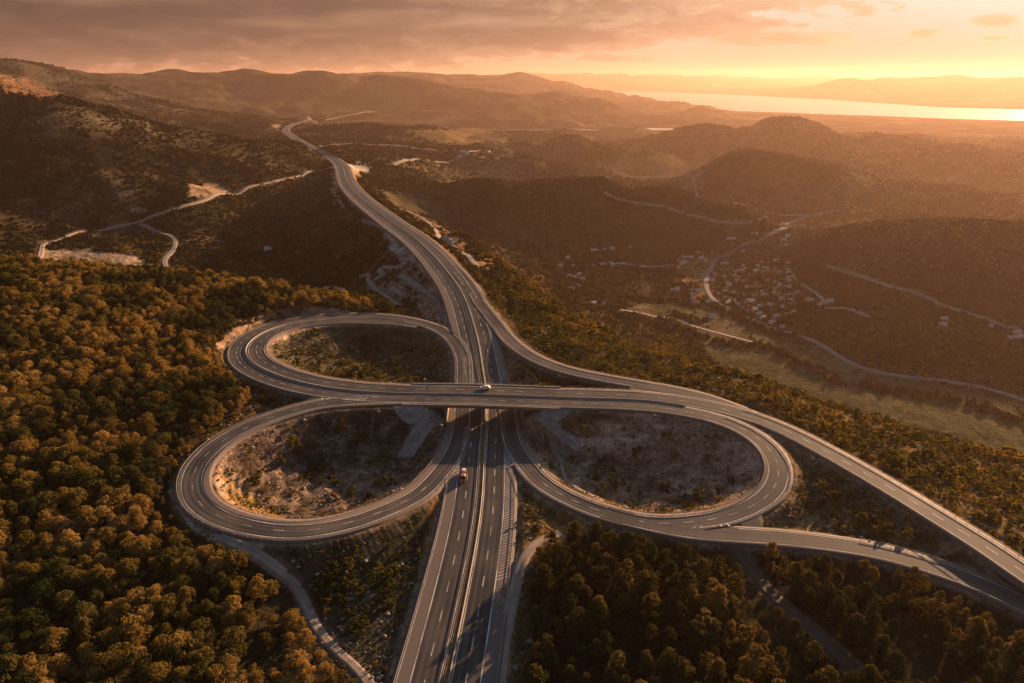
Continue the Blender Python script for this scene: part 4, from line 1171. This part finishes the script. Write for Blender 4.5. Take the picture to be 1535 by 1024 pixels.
def crown_pts(rg, rad, z0, h, nl, npl, cone=0.0, inner=.18):
    """leaf positions on overlapping lobes that fill an uneven crown"""
    cs, ns = [], []
    for k_ in range(nl):
        t = (k_ + .5) / nl; zz = z0 + h * (.10 + .86 * t)
        prof = (math.sin(math.pi * (0.20 + .75 * t)) ** .7) * (1 - cone * t)
        a = k_ * 2.4 + rg.uniform(-.5, .5); d = rad * prof * rg.uniform(.25, .95)
        lr_ = rad * rg.uniform(.15, .46) * (1 - cone * .45 * t)
        c_ = np.array([math.cos(a) * d, math.sin(a) * d, zz])
        nrm = rg.normal(0, 1, (npl, 3)); nrm /= np.linalg.norm(nrm, axis=1)[:, None]
        nrm[:, 2] = np.where(nrm[:, 2] < -.35, -nrm[:, 2], nrm[:, 2])
        rr_ = lr_ * np.where(rg.uniform(0, 1, npl) < inner, rg.uniform(.3, .9, npl), rg.uniform(.82, 1.15, npl))
        cs.append(c_ + nrm * rr_[:, None] * (1, 1, .82)); ns.append(nrm)
    return np.vstack(cs), np.vstack(ns)


def trunk_mb(rg, h, r0, rad):
    b = MB(); b.cyl((0, 0, -.8), (rg.normal(0, .12), rg.normal(0, .12), h * .55), r0, r0 * .6, 7)
    for k_ in range(5):
        a = k_ * 1.3 + rg.uniform(0, .6); z_ = h * rg.uniform(.25, .5)
        b.cyl((0, 0, z_), (math.cos(a) * rad * .6, math.sin(a) * rad * .6, z_ + h * .32), r0 * .45, r0 * .15, 5)
    return b


def make_tree(kind, k_, rg):
    if kind == 'broadleaf_tree': rad, z0, h, nl, npl, sz, cone, mt = rg.uniform(2.6, 3.8), 1.0, rg.uniform(4.4, 7.0), 18 + 2 * k_, 80, .26, .15, 'leaf_autumn'
    else: rad, z0, h, nl, npl, sz, cone, mt = rg.uniform(2.5, 3.5), .8, rg.uniform(5.6, 8.0), 18 + 2 * k_, 82, .26, .38, 'leaf_dark'
    cs, ns = crown_pts(rg, rad, z0, h, nl, npl, cone); v, f = leafquads(cs, ns, sz, rg)
    crown = npmesh(kind + '_crown', v, f); crown.materials.append(M[mt])
    tb = trunk_mb(rg, h + z0, .20, rad); trunk = tb.me(kind + '_trunk'); trunk.materials.append(M['bark'])
    # both in one mesh, for the far-off rest of the forest
    tv = np.array(tb.v)
    me = bpy.data.meshes.new('forest_source'); me.from_pydata([tuple(q) for q in v] + tb.v, [], [tuple(q) for q in f] + [tuple(i + len(v) for i in q) for q in tb.f])
    me.materials.append(M[mt]); me.materials.append(M['bark'])
    me.polygons.foreach_set('material_index', np.array([0] * len(f) + [1] * len(tb.f), np.int32)); me.update()
    o = bpy.data.objects.new('%s_source' % kind, me)
    return crown, trunk, o


def make_bush(rg, nq, rad, h, sz, mt, nl=4):
    cs, ns = crown_pts(rg, rad, -.1, h, nl, nq // nl, .25); v, f = leafquads(cs, ns, sz, rg)
    me = npmesh('bush_leaves', v, f); me.materials.append(M[mt]); return me


def lib(name, objs):
    c = bpy.data.collections.new(name)
    for o in objs: c.objects.link(o)
    return c


def scatter(name, coll, pts, scl, rotz, idx, tilt=.08):
    """one 'stuff' object whose points carry the plants"""
    n = len(pts)
    me = bpy.data.meshes.new(name); me.vertices.add(n); me.vertices.foreach_set('co', np.asarray(pts, np.float32).ravel())
    a = me.attributes.new('scl', 'FLOAT_VECTOR', 'POINT'); a.data.foreach_set('vector', np.asarray(scl, np.float32).ravel())
    a = me.attributes.new('rot', 'FLOAT_VECTOR', 'POINT')
    rv = np.stack([rng.normal(0, tilt, n), rng.normal(0, tilt, n), rotz], 1).astype(np.float32); a.data.foreach_set('vector', rv.ravel())
    a = me.attributes.new('idx', 'INT', 'POINT'); a.data.foreach_set('value', np.asarray(idx, np.int32))
    o = bpy.data.objects.new(name, me); COL.objects.link(o); o['kind'] = 'stuff'
    t = bpy.data.node_groups.new(name, 'GeometryNodeTree')
    t.interface.new_socket('Geometry', in_out='INPUT', socket_type='NodeSocketGeometry'); t.interface.new_socket('Geometry', in_out='OUTPUT', socket_type='NodeSocketGeometry')
    N = t.nodes.new; gi = N('NodeGroupInput'); go = N('NodeGroupOutput')
    ci = N('GeometryNodeCollectionInfo'); ci.inputs[0].default_value = coll; ci.inputs[1].default_value = True; ci.inputs[2].default_value = True
    iop = N('GeometryNodeInstanceOnPoints'); iop.inputs['Pick Instance'].default_value = True
    def na(nm_, typ):
        q = N('GeometryNodeInputNamedAttribute'); q.data_type = typ; q.inputs[0].default_value = nm_; return q.outputs[0]
    t.links.new(gi.outputs[0], iop.inputs['Points']); t.links.new(ci.outputs[0], iop.inputs['Instance'])
    t.links.new(na('idx', 'INT'), iop.inputs['Instance Index'])
    t.links.new(na('rot', 'FLOAT_VECTOR'), iop.inputs['Rotation']); t.links.new(na('scl', 'FLOAT_VECTOR'), iop.inputs['Scale'])
    t.links.new(iop.outputs[0], go.inputs[0])
    md = o.modifiers.new('plants', 'NODES'); md.node_group = t
    return o


def jgrid(x0, x1, y0, y1, sp):
    gx, gy = np.meshgrid(np.arange(x0, x1, sp), np.arange(y0, y1, sp))
    gx = gx.ravel() + rng.uniform(-.48, .48, gx.size) * sp; gy = gy.ravel() + rng.uniform(-.48, .48, gy.size) * sp
    return gx, gy


def inframe(x, y, z, m=0):
    a, b_, d = to_px(x, y, z)
    return (a > -m) & (a < 1535 + m) & (b_ > -m) & (b_ < 1024 + m), d


mFL = inpoly(jx, jy, FOREST_L).astype(float); mFR = inpoly(jx, jy, FOREST_R).astype(float)
tD = np.full(GX.shape, 1e3)
for i in (6, 7, 8):
    tc_ = TRKW[i]
    s_ = (rr < 420)
    D = np.full(GX.shape, 1e3); D[s_] = track_d(GX[s_], GY[s_], tc_.p[::4]); tD = np.minimum(tD, D - TRK[i][2] / 2)

for kind, mask_, sp, label, grp in [('broadleaf_tree', mFL, 3.35, 'amber and green broadleaf tree in the dense forest on the left hillside', 'broadleaf trees of the left hillside'),
                                    ('evergreen_tree', mFR, 3.8, 'dark green tree in the shaded wood at the lower right, below the exit road', 'dark trees of the lower right wood')]:
    rg = np.random.default_rng(11 if kind[0] == 'b' else 12)
    protos = [make_tree(kind, k_, rg) for k_ in range(6)]
    x, y = jgrid(-560, 260, 70, 640, sp)
    th = np.arctan2(x, y); ok = (np.abs(th) < R(52)) & (np.hypot(x, y) > 60)
    x, y = x[ok], y[ok]
    z = terr(x, y)
    k_ = (lookup(mask_, x, y) > .6) & (lookup(Dmin, x, y) > 3.6) & (lookup(tD, x, y) > 2.6)
    k_ &= (vn(x / 17, y / 17, 77) + rng.uniform(-.25, .25, len(x))) > (.12 if kind[0] == 'b' else .20)
    x, y, z = x[k_], y[k_], z[k_]
    sc = (.42 + .67 * rng.uniform(0, 1, len(x)) ** 1.8) * (.85 + .4 * vn(x / 30, y / 30, 5))
    edge = np.clip(lookup(Dmin, x, y) / 10, .5 if kind[0] == 'b' else .75, 1); sc *= edge
    iv = rng.integers(0, 6, len(x)); rz = rng.uniform(0, 6.28, len(x))
    fr, dep = inframe(x, y, z + 3, -4)
    score = np.where(fr, sc / dep, 0); order = np.argsort(-score)
    pick = order[:290]; rest = np.ones(len(x), bool); rest[pick] = False
    src = []
    for p_ in protos:
        e = empty(kind, (0, 0, 0)); cr = link('crown', p_[0], e); tr = link('trunk', p_[1], e); src.append((e, cr, tr))
    used = set()
    for q in pick:
        e0, cr0, tr0 = src[iv[q]]
        if iv[q] in used:
            e = e0.copy(); COL.objects.link(e); cr = cr0.copy(); COL.objects.link(cr); cr.parent = e; tr = tr0.copy(); COL.objects.link(tr); tr.parent = e
        else: e = e0; used.add(iv[q])
        e.location = (x[q], y[q], z[q]); e.rotation_euler = (0, 0, rz[q]); e.scale = (sc[q],) * 3
        e['label'] = label; e['category'] = 'tree'; e['group'] = grp
    cl_ = lib(kind + '_library', [p_[2] for p_ in protos])
    n = rest.sum(); s3 = sc[rest][:, None] * np.stack([rng.uniform(.9, 1.1, n)] * 2 + [rng.uniform(.85, 1.15, n)], 1)
    scatter('forest' if kind[0] == 'b' else 'shaded_wood', cl_, np.stack([x[rest], y[rest], z[rest]], 1), s3, rz[rest], iv[rest], .06)

# bushes and scrub within a few hundred metres
rg = np.random.default_rng(31)
near_b = [make_bush(rg, 150, 1.0, 1.35, .17, 'leaf_olive', 5) for _ in range(4)] + [make_bush(rg, 130, 1.0, 1.0, .17, 'leaf_dark', 5) for _ in range(2)] + [make_bush(rg, 110, 1.0, .8, .16, 'leaf_autumn', 4) for _ in range(2)]
nb_o = [bpy.data.objects.new('bush_source', q) for q in near_b]
x, y = jgrid(-420, 520, 80, 720, 2.3)
ok = (np.abs(np.arctan2(x, y)) < R(50)); x, y = x[ok], y[ok]
ok = ~((np.abs(x - BX) < 38) & (y > 243) & (y < 290)) & (lookup(V, x, y) * (.35 + 1.1 * vn(x / 9, y / 9, 61)) > rng.uniform(.10, .95, len(x))) & (lookup(Dmin, x, y) > 2.8) & (lookup(mFL, x, y) < .5) & (lookup(mFR, x, y) < .5) & (lookup(tD, x, y) > 1.0)
x, y = x[ok], y[ok]; z = terr(x, y)
sc = (.6 + 1.9 * rng.uniform(0, 1, len(x)) ** 2.0) * (.7 + .7 * vn(x / 25, y / 25, 62)) * np.clip(lookup(Dmin, x, y) / 9, .45, 1.25)
iv = rng.integers(0, 8, len(x)); rz = rng.uniform(0, 6.28, len(x))
fr, dep = inframe(x, y, z + .5, -6)
score = np.where(fr, sc / dep, 0); order = np.argsort(-score); pick = order[:160]; rest = np.ones(len(x), bool); rest[pick] = False
for q in pick:
    o = bpy.data.objects.new('bush', near_b[iv[q]]); COL.objects.link(o); o.location = (x[q], y[q], z[q]); o.rotation_euler = (0, 0, rz[q]); o.scale = (sc[q],) * 3
    o['label'] = 'large rounded bush growing on the rough ground between the roads'; o['category'] = 'bush'; o['group'] = 'bushes on the rough ground beside the roads'
scatter('scrub', lib('bush_library', nb_o), np.stack([x[rest], y[rest], z[rest]], 1), sc[rest][:, None] * np.stack([rng.uniform(.85, 1.25, rest.sum()) for _ in range(3)], 1), rz[rest], iv[rest], .1)

# dry grass tufts and stones
rg = np.random.default_rng(41)
tufts = []
for k_ in range(4):
    cs, ns = crown_pts(rg, .5, -.05, .42, 3, 9, .1); v, f = leafquads(cs, ns, .16, rg, .7)
    me = npmesh('tuft_leaves', v, f); me.materials.append(M['dry_grass' if k_ < 2 else 'leaf_olive']); tufts.append(bpy.data.objects.new('tuft_source', me))
for k_ in range(3):
    bm = bmesh.new(); bmesh.ops.create_icosphere(bm, subdivisions=2, radius=.5)
    for v_ in bm.verts: v_.co *= 1 + .35 * (rg.uniform() - .5); v_.co.z *= .6
    me = bpy.data.meshes.new('stone'); bm.to_mesh(me); bm.free(); me.materials.append(M['stone']); tufts.append(bpy.data.objects.new('tuft_source_stone', me))
x, y = jgrid(-330, 420, 90, 470, 1.15)
ok = (np.abs(np.arctan2(x, y)) < R(45)); x, y = x[ok], y[ok]
kd = lookup(Dmin, x, y)
ok = (kd > 1.6) & (kd < 90) & ~((np.abs(x - BX) < 38) & (y > 243) & (y < 290)) & (lookup(mFL, x, y) < .5) & (lookup(mFR, x, y) < .5) & (lookup(tD, x, y) > .3) & (vn(x / 6, y / 6, 88) * 1.2 + vn(x / 21, y / 21, 89) * .5 > rng.uniform(.35, 1.6, len(x)))
x, y = x[ok], y[ok]; z = terr(x, y); n = len(x)
iv = rng.integers(0, 5, n); st = rng.uniform(0, 1, n) < .05; iv[st] = rng.integers(4, 7, st.sum())
sc = (.5 + 1.3 * rng.uniform(0, 1, n) ** 2.5)
scatter('ground_cover', lib('tuft_library', tufts), np.stack([x, y, z], 1), sc[:, None] * rng.uniform(.8, 1.3, (n, 3)), rng.uniform(0, 6.28, n), iv, .15)

# scrub and tree clumps on the far hillsides
far_m = []
for k_ in range(5):
    cs, ns = crown_pts(rg, 1.0, -.15, 1.25, 4, 13, .2); v, f = leafquads(cs, ns, .38, rg, .4)
    me = npmesh('far_clump', v, f); me.materials.append(M['leaf_far' if k_ < 4 else 'leaf_dark']); far_m.append(bpy.data.objects.new('clump_source', me))
NF = 330000
th = rng.uniform(R(-50), R(50), NF); lr = rng.uniform(math.log(430), math.log(4300), NF); r_ = np.exp(lr); r_ = r_
x, y = r_ * np.sin(th), r_ * np.cos(th)
dens = lookup(V, x, y)
keep = (dens * (.25 + 1.25 * vn(x / (r_ * .02), y / (r_ * .02), 71)) > rng.uniform(.05, .95, NF)) & (lookup(Dmin, x, y) > 4) & (lookup(mFL, x, y) < .5)
x, y, r_ = x[keep], y[keep], r_[keep]; z = terr(x, y)
keep = (z > -146) & (rng.uniform(0, 1, len(x)) > sst(r_, 2300, 4200) * .8); x, y, r_, z = x[keep], y[keep], r_[keep], z[keep]
sc = rng.uniform(.5, 1.25, len(x)) * (.95 + r_ * .00085)
s3 = sc[:, None] * np.stack([rng.uniform(.9, 1.5, len(x)), rng.uniform(.9, 1.5, len(x)), rng.uniform(.7, 1.15, len(x))], 1)
scatter('hillside_scrub', lib('far_library', far_m), np.stack([x, y, z], 1), s3, rng.uniform(0, 6.28, len(x)), rng.integers(0, 5, len(x)), .05)
# hedgerow trees and gardens in the valley
lines = [[(990, 478), (1040, 500), (1085, 515), (1150, 522), (1200, 545), (1260, 575)], [(895, 405), (960, 415), (1010, 425), (1040, 430)], [(870, 402), (930, 402), (990, 408)], [(1000, 470), (1030, 478), (1055, 484)],
         [(1290, 575), (1340, 590), (1420, 600), (1535, 635)], [(905, 440), (960, 448), (1010, 452), (1050, 462)], [(700, 230), (760, 238), (820, 240)], [(1060, 455), (1090, 470), (1130, 488), (1180, 505)]]
hx, hy, hs = [], [], []
for ln in lines:
    q = Curve([hit(*p_) for p_ in ln], ds=4, smooth=4)
    for k_ in range(3): hx.append(q.p[:, 0] + rng.normal(0, 4.5, len(q.p))); hy.append(q.p[:, 1] + rng.normal(0, 4.5, len(q.p))); hs.append(rng.uniform(1.6, 4.0, len(q.p)))
for _ in range(520):
    px_, py_ = rng.uniform(1065, 1235), rng.uniform(395, 492)
    if inpoly(np.array([px_]), np.array([py_]), [(1068, 415), (1120, 390), (1175, 388), (1200, 430), (1240, 460), (1200, 490), (1150, 485), (1085, 458)])[0]:
        a = hit(px_, py_); hx.append(np.array([a[0]])); hy.append(np.array([a[1]])); hs.append(np.array([rng.uniform(1.6, 3.8)]))
hx, hy, hs = map(np.concatenate, (hx, hy, hs))
scatter('valley_trees', bpy.data.collections['far_library'], np.stack([hx, hy, terr(hx, hy)], 1), np.stack([hs, hs, hs * 1.1], 1), rng.uniform(0, 6.28, len(hx)), rng.integers(0, 5, len(hx)), .05)


# ------------------------------------------------------------------ village houses
def house_meshes(L_, W_, H_, rh):
    w = MB(); w.box((0, 0, H_ / 2 - .75), (L_, W_, H_ + 1.5))
    w.add([(-L_ / 2, -W_ / 2, H_), (-L_ / 2, W_ / 2, H_), (-L_ / 2, 0, H_ + rh)], [(0, 1, 2)]); w.add([(L_ / 2, -W_ / 2, H_), (L_ / 2, W_ / 2, H_), (L_ / 2, 0, H_ + rh)], [(0, 2, 1)])
    r_ = MB(); e = .5; t = .22
    for s_ in (-1, 1):
        a = (-L_ / 2 - e, s_ * (W_ / 2 + e), H_ - rh * e / (W_ / 2)); b_ = (L_ / 2 + e, a[1], a[2]); c_ = (L_ / 2 + e, 0, H_ + rh); d_ = (-L_ / 2 - e, 0, H_ + rh)
        lo_ = [a, b_, c_, d_]; hi_ = [(q[0], q[1], q[2] + t) for q in lo_]
        r_.add(lo_ + hi_, [(0, 1, 2, 3), (7, 6, 5, 4), (0, 4, 5, 1), (1, 5, 6, 2), (2, 6, 7, 3), (3, 7, 4, 0)])
    r_.box((L_ * .25, W_ * .15, H_ + rh + .2), (.7, .7, 1.4))
    n = MB()
    for s_ in (-1, 1):
        for i in range(3):
            for z_ in (1.5, 4.1):
                if z_ + .7 < H_: n.box((-L_ / 3 + i * L_ / 3, s_ * (W_ / 2 + .02), z_), (1.1, .08, 1.2))
    return w.me('house_wall'), r_.me('house_roof'), n.me('house_window')


HM = []
for (L_, W_, H_, rh) in [(9, 7.5, 5.6, 2.0), (11, 8, 5.4, 2.1), (7.5, 6.5, 3.2, 1.7), (13, 8, 3.6, 2.0)]:
    w, r_, n = house_meshes(L_, W_, H_, rh); n.materials.append(M['glass_dark']); HM.append((w, r_, n))
HV = {}
for k_, (w, r_, n) in enumerate(HM):
    for wm in ('plaster', 'plaster_warm'):
        q = w.copy(); q.materials.append(M[wm]); HV[k_, 'w', wm] = q
    for rm in ('roof_tile', 'roof_pale'):
        q = r_.copy(); q.materials.append(M[rm]); HV[k_, 'r', rm] = q


def house(px, py, label, grp, wm='plaster', rm='roof_pale', k_=None, s_=1.0):
    x, y, z = hit(px, py)
    if y > 9000: return
    z = min(float(terr(x + dx, y + dy)) for dx in (-4, 4) for dy in (-3, 3)) + .4
    k_ = int(rng.integers(0, 4)) if k_ is None else k_
    e = empty('village_house', (x, y, z), rng.uniform(-.6, .6), label=label, category='house', group=grp); e.scale = (s_ * .66,) * 3
    for nm_, me in (('wall', HV[k_, 'w', wm]), ('roof', HV[k_, 'r', rm]), ('windows' if False else 'window', HM[k_][2])):
        o = bpy.data.objects.new(nm_, me); COL.objects.link(o); o.parent = e
        if nm_ == 'window': o['kind'] = 'stuff'


VC = [(420, 180), (390, 208), (580, 160), (625, 105), (670, 168), (710, 188), (790, 85), (720, 108), (795, 200), (550, 225), (655, 235), (350, 290), (400, 320), (430, 325), (235, 345), (250, 370), (545, 390), (525, 402), (560, 360),
      (685, 318), (760, 340), (745, 362), (830, 375), (900, 388), (765, 465), (800, 420), (660, 490), (1035, 458), (300, 470), (390, 480), (210, 530), (250, 535), (245, 575), (545, 665), (595, 710), (640, 755), (745, 805), (800, 735),
      (350, 605), (610, 625), (200, 270), (130, 470), (865, 850), (730, 595), (940, 400), (835, 230), (590, 400), (470, 560)]
for i, (a, b_) in enumerate(VC):
    red = i in (10, 11, 12, 13, 16, 17, 18, 30, 31, 46)
    house(1060 + a / 7.675, 380 + b_ / 7.675, ('small house with a reddish roof among the trees right of the valley road bend' if red else 'small pale house among the trees right of the valley road bend'),
          'houses right of the valley road bend', 'plaster_warm' if red else 'plaster', 'roof_tile' if red else 'roof_pale', s_=.95)
_seen = [(1060 + a / 7.675, 380 + b_ / 7.675) for a, b_ in VC]
_n = 0
while _n < 46:
    px_, py_ = rng.uniform(1068, 1225), rng.uniform(388, 486)
    if inpoly(np.array([px_]), np.array([py_]), [(1070, 418), (1120, 392), (1172, 390), (1196, 430), (1222, 455), (1190, 482), (1150, 480), (1088, 455)])[0] and min(math.hypot(px_ - a, (py_ - b_) * 1.6) for a, b_ in _seen) > 5:
        _seen.append((px_, py_)); _n += 1; red = rng.uniform() < .35
        house(px_, py_, 'small house with a reddish roof among the trees right of the valley road bend' if red else 'small pale house among the trees right of the valley road bend',
              'houses right of the valley road bend', 'plaster_warm' if red else 'plaster', 'roof_tile' if red else 'roof_pale', s_=.85)
for a, b_ in [(1150, 545), (1185, 560), (1300, 540), (1350, 575), (1400, 570), (1290, 605), (1420, 555)]:
    house(1060 + a / 7.675, 380 + b_ / 7.675, 'pale farm building at the foot of the right hand hillside, beside the dirt track', 'farm buildings by the hillside track', rm='roof_pale')
for a, b_ in [(180, 130), (210, 125), (50, 320), (90, 245), (50, 740), (30, 575), (75, 590), (240, 675)]:
    house(1060 + a / 7.675, 380 + b_ / 7.675, 'pale house standing right beside the valley road', 'houses beside the valley road')
for a, b_ in [(100, 305), (197, 303), (405, 295), (425, 293), (490, 290), (530, 300), (585, 290), (500, 312), (170, 388), (215, 395), (245, 375), (270, 408), (185, 475), (235, 455), (740, 323), (440, 590), (350, 590)]:
    house(820 + a / 5.119, 340 + b_ / 5.119, 'pale house in the small hamlet left of the valley, below the motorway slope', 'houses of the left hamlet')
for a, b_ in [(350, 180), (380, 180), (440, 172), (500, 172), (160, 243), (640, 158)]:
    house(820 + a / 5.119, 340 + b_ / 5.119, 'lone pale house on the lower flank of the dark wooded hill', 'houses on the dark hill flank')
for a, b_ in [(1150, 200), (1260, 198), (1005, 312), (1035, 290), (1060, 275), (1100, 240), (1050, 235), (1180, 245), (1215, 270), (970, 495), (1000, 490), (1065, 450), (1160, 495), (1110, 525), (1240, 590), (1270, 600), (1120, 565)]:
    house(820 + a / 5.119, 340 + b_ / 5.119, 'pale house among the fields left of the valley road bend', 'houses left of the valley road bend')
for a, b_ in [(750, 232), (725, 225), (540, 270), (575, 272), (570, 300), (860, 240), (835, 255), (880, 228), (930, 180), (950, 185), (800, 130), (760, 150), (700, 160), (650, 160), (965, 262), (935, 290), (955, 322), (650, 365), (1430, 90)]:
    house(980 + a / 4.797, 300 + b_ / 4.797, 'hazy pale house at the upper end of the valley, beyond the road bend', 'houses at the upper end of the valley', s_=1.1)
for a, b_ in [(683, 348), (690, 320), (910, 348), (1020, 408), (1040, 380), (1045, 408)]:
    house(1200 + a / 3.2, 380 + b_ / 3.2, 'isolated pale house high on the right hand hillside', 'houses on the right hillside')
for p_ in [(494, 431), (513, 434)]: house(*p_, 'pale low building in the dark gully behind the upper left loop', 'buildings in the gully behind the loop', k_=3)
house(402, 376, 'white house alone in the dark valley left of the motorway', 'house in the left valley', k_=1)
for p_ in [(694, 228), (701, 232), (712, 234), (722, 237), (735, 234), (744, 238), (752, 236), (731, 228), (688, 236), (765, 232)]:
    house(*p_, 'far hazy house in the distant village right of the motorway', 'houses of the distant village', s_=1.5)


# ------------------------------------------------------------------ vehicles
def wheel_mb(b, x, y, r_=.5, w=.28): b.cyl((x, y - w / 2, r_), (x, y + w / 2, r_), r_, r_, 14)


def bevel(me_ob, w=.06):
    md = me_ob.modifiers.new('bevel', 'BEVEL'); md.width = w; md.segments = 2; md.limit_method = 'ANGLE'


# orange lorry with a loaded flat bed, coming towards the camera (its front is local -Y)
c_ = MW.at(MW.sat(720, 716), 6.6)
dv = MW.t[MW.near(c_[0], c_[1])]; head = math.atan2(dv[1], dv[0]) - math.pi / 2
t = empty('flatbed_lorry', c_ + np.array((0, 0, .02)), head, label='orange lorry with a white load on the left carriageway of the motorway', category='truck')
b = MB(); b.box((0, -3.6, 1.75), (2.45, 2.0, 2.3)); b.box((0, -3.45, 3.05), (2.2, 1.6, .35), taper=.8); b.box((0, -4.68, .85), (2.4, .25, .5))
o = link('cab', b.me('cab'), t, ['orange_paint']); bevel(o, .12)
b = MB(); b.box((0, -4.61, 2.2), (2.0, .06, .85)); b.box((1.235, -3.9, 2.2), (.05, .9, .7)); b.box((-1.235, -3.9, 2.2), (.05, .9, .7)); link('windscreen', b.me('windscreen'), t, ['glass_dark'])
b = MB(); b.box((0, .9, 1.12), (2.5, 6.9, .28)); b.box((0, .8, .85), (.9, 7.6, .3)); b.box((0, -2.45, 1.8), (2.4, .12, 1.2)); link('flat_bed', b.me('flat_bed'), t, ['dark_metal'])
b = MB()
for sx in (-1, 1): b.box((sx * 1.22, .9, 1.5), (.06, 6.7, .45))
link('side_board', b.me('side_board'), t, ['orange_paint'])
b = MB(); b.box((.1, 2.4, 1.95), (1.5, 1.7, 1.35)); o = link('crate', b.me('crate'), None, ['white_paint']); o.location = c_; o.rotation_euler = (0, 0, head)
o['label'] = 'white boxy load on the flat bed of the orange lorry'; o['category'] = 'crate'; bevel(o)
b = MB(); b.box((0, -.9, 1.75), (1.9, 2.2, .9), taper=.8); o = link('tarpaulin_bundle', b.me('tarpaulin_bundle'), None, ['orange_paint']); o.location = c_; o.rotation_euler = (0, 0, head)
o['label'] = 'orange covered bundle behind the cab of the lorry'; o['category'] = 'bundle'; bevel(o, .2)
for sx in (-1, 1):
    for yy in (-3.5, 2.0, 3.3):
        b = MB(); wheel_mb(b, sx * 1.05, yy); 
        b.v = [(sx * 1.05 + (q[1] - yy), yy + (q[0] - sx * 1.05), q[2]) for q in b.v]; link('wheel', b.me('wheel'), t, ['rubber'])
for sx in (-1, 1): b = MB(); b.box((sx * .9, -4.83, .95), (.35, .06, .22)); link('headlight', b.me('headlight'), t, ['white_paint'])


def car(name, loc, rz, label, body='white_paint'):
    t = empty(name, loc, rz, label=label, category='car')
    prof = [(-2.2, .35), (-2.25, .75), (-1.9, .95), (-1.1, 1.02), (-.45, 1.50), (1.3, 1.55), (2.0, 1.15), (2.2, .9), (2.2, .35)]
    b = MB(); vs = []
    for sx in (-.9, .9):
        for yy, zz in prof: vs.append((yy, sx * (1 if zz < 1.1 else .82), zz))
    n = len(prof); b.add(vs, [tuple(range(n))[::-1], tuple(range(n, 2 * n))] + [(i, (i + 1) % n, n + (i + 1) % n, n + i) for i in range(n)])
    o = link('body', b.me('body'), t, [body]); bevel(o, .07)
    b = MB()
    b.add([(-1.08, -.72, 1.06), (-1.08, .72, 1.06), (-.52, .66, 1.50), (-.52, -.66, 1.50)], [(0, 1, 2, 3)]); b.v = [(q[0] - .05, q[1], q[2] + .03) for q in b.v]
    link('windscreen', b.me('windscreen'), t, ['glass_dark'])
    for s_ in (-1, 1):
        b = MB(); b.add([(-.8, s_ * .90, 1.06), (1.7, s_ * .90, 1.08), (1.25, s_ * .80, 1.45), (-.4, s_ * .80, 1.43)], [(0, 1, 2, 3)]); link('side_window', b.me('side_window'), t, ['glass_dark'])
    for xx in (-1.4, 1.4):
        for s_ in (-1, 1): b = MB(); b.cyl((xx, s_ * .92, .33), (xx, s_ * .68, .33), .33, .33, 12); link('wheel', b.me('wheel'), t, ['rubber'])
    return t


ue = EAST.s[EAST.near(*at_h(725.5, 583.5, 9)[:2])]; q = EAST.at(ue, -1.4, .07); dv = EAST.t[EAST.near(q[0], q[1])]
car('white_car', q, math.atan2(dv[1], dv[0]) + math.pi, 'white car driving over the bridge above the motorway').scale = (1.05, 1.05, 1.15)

t0_ = bpy.data.objects['flatbed_lorry']
for nm_ in ('flatbed_lorry', 'crate', 'tarpaulin_bundle'): bpy.data.objects[nm_].scale = (.86, .82, .86)

# small white road sign by the bridge rail
for i, (px_, py_) in enumerate([(637, 574.5), (711, 576.8)]):
    x, y, z = at_h(px_, py_, 9); e = empty('road_sign', (x, y, 8.9), 0, label=['small white sign on the far rail of the crossing road, left of the bridge', 'small white sign on the far rail of the bridge above the motorway'][i], category='sign')
    b = MB(); b.box((0, 0, 1.2), (.1, .1, 2.4)); link('pole', b.me('pole'), e, ['steel'])
    b = MB(); b.box((0, -.08, 2.3), (.9, .05, .7)); link('panel', b.me('panel'), e, ['white_paint'])
# haze
hm, g = mat('haze_air')
pv = g.n('ShaderNodeVolumePrincipled'); pv.inputs['Color'].default_value = (.66, .45, .335, 1); pv.inputs['Density'].default_value = HAZE_DENSITY; pv.inputs['Anisotropy'].default_value = .50
g.n('ShaderNodeOutputMaterial', {1: pv.outputs[0]})
M['haze_air'] = hm
ztop = max(float(GZn.max()), CAM_Z) + 12; zbot = float(min(GZn.min(), -176)) - 1
b = MB(); b.box((0, 13000, (ztop + zbot) / 2), (54000, 27600, ztop - zbot))
link('haze', b.me('haze'), mats=['haze_air'], kind='stuff')
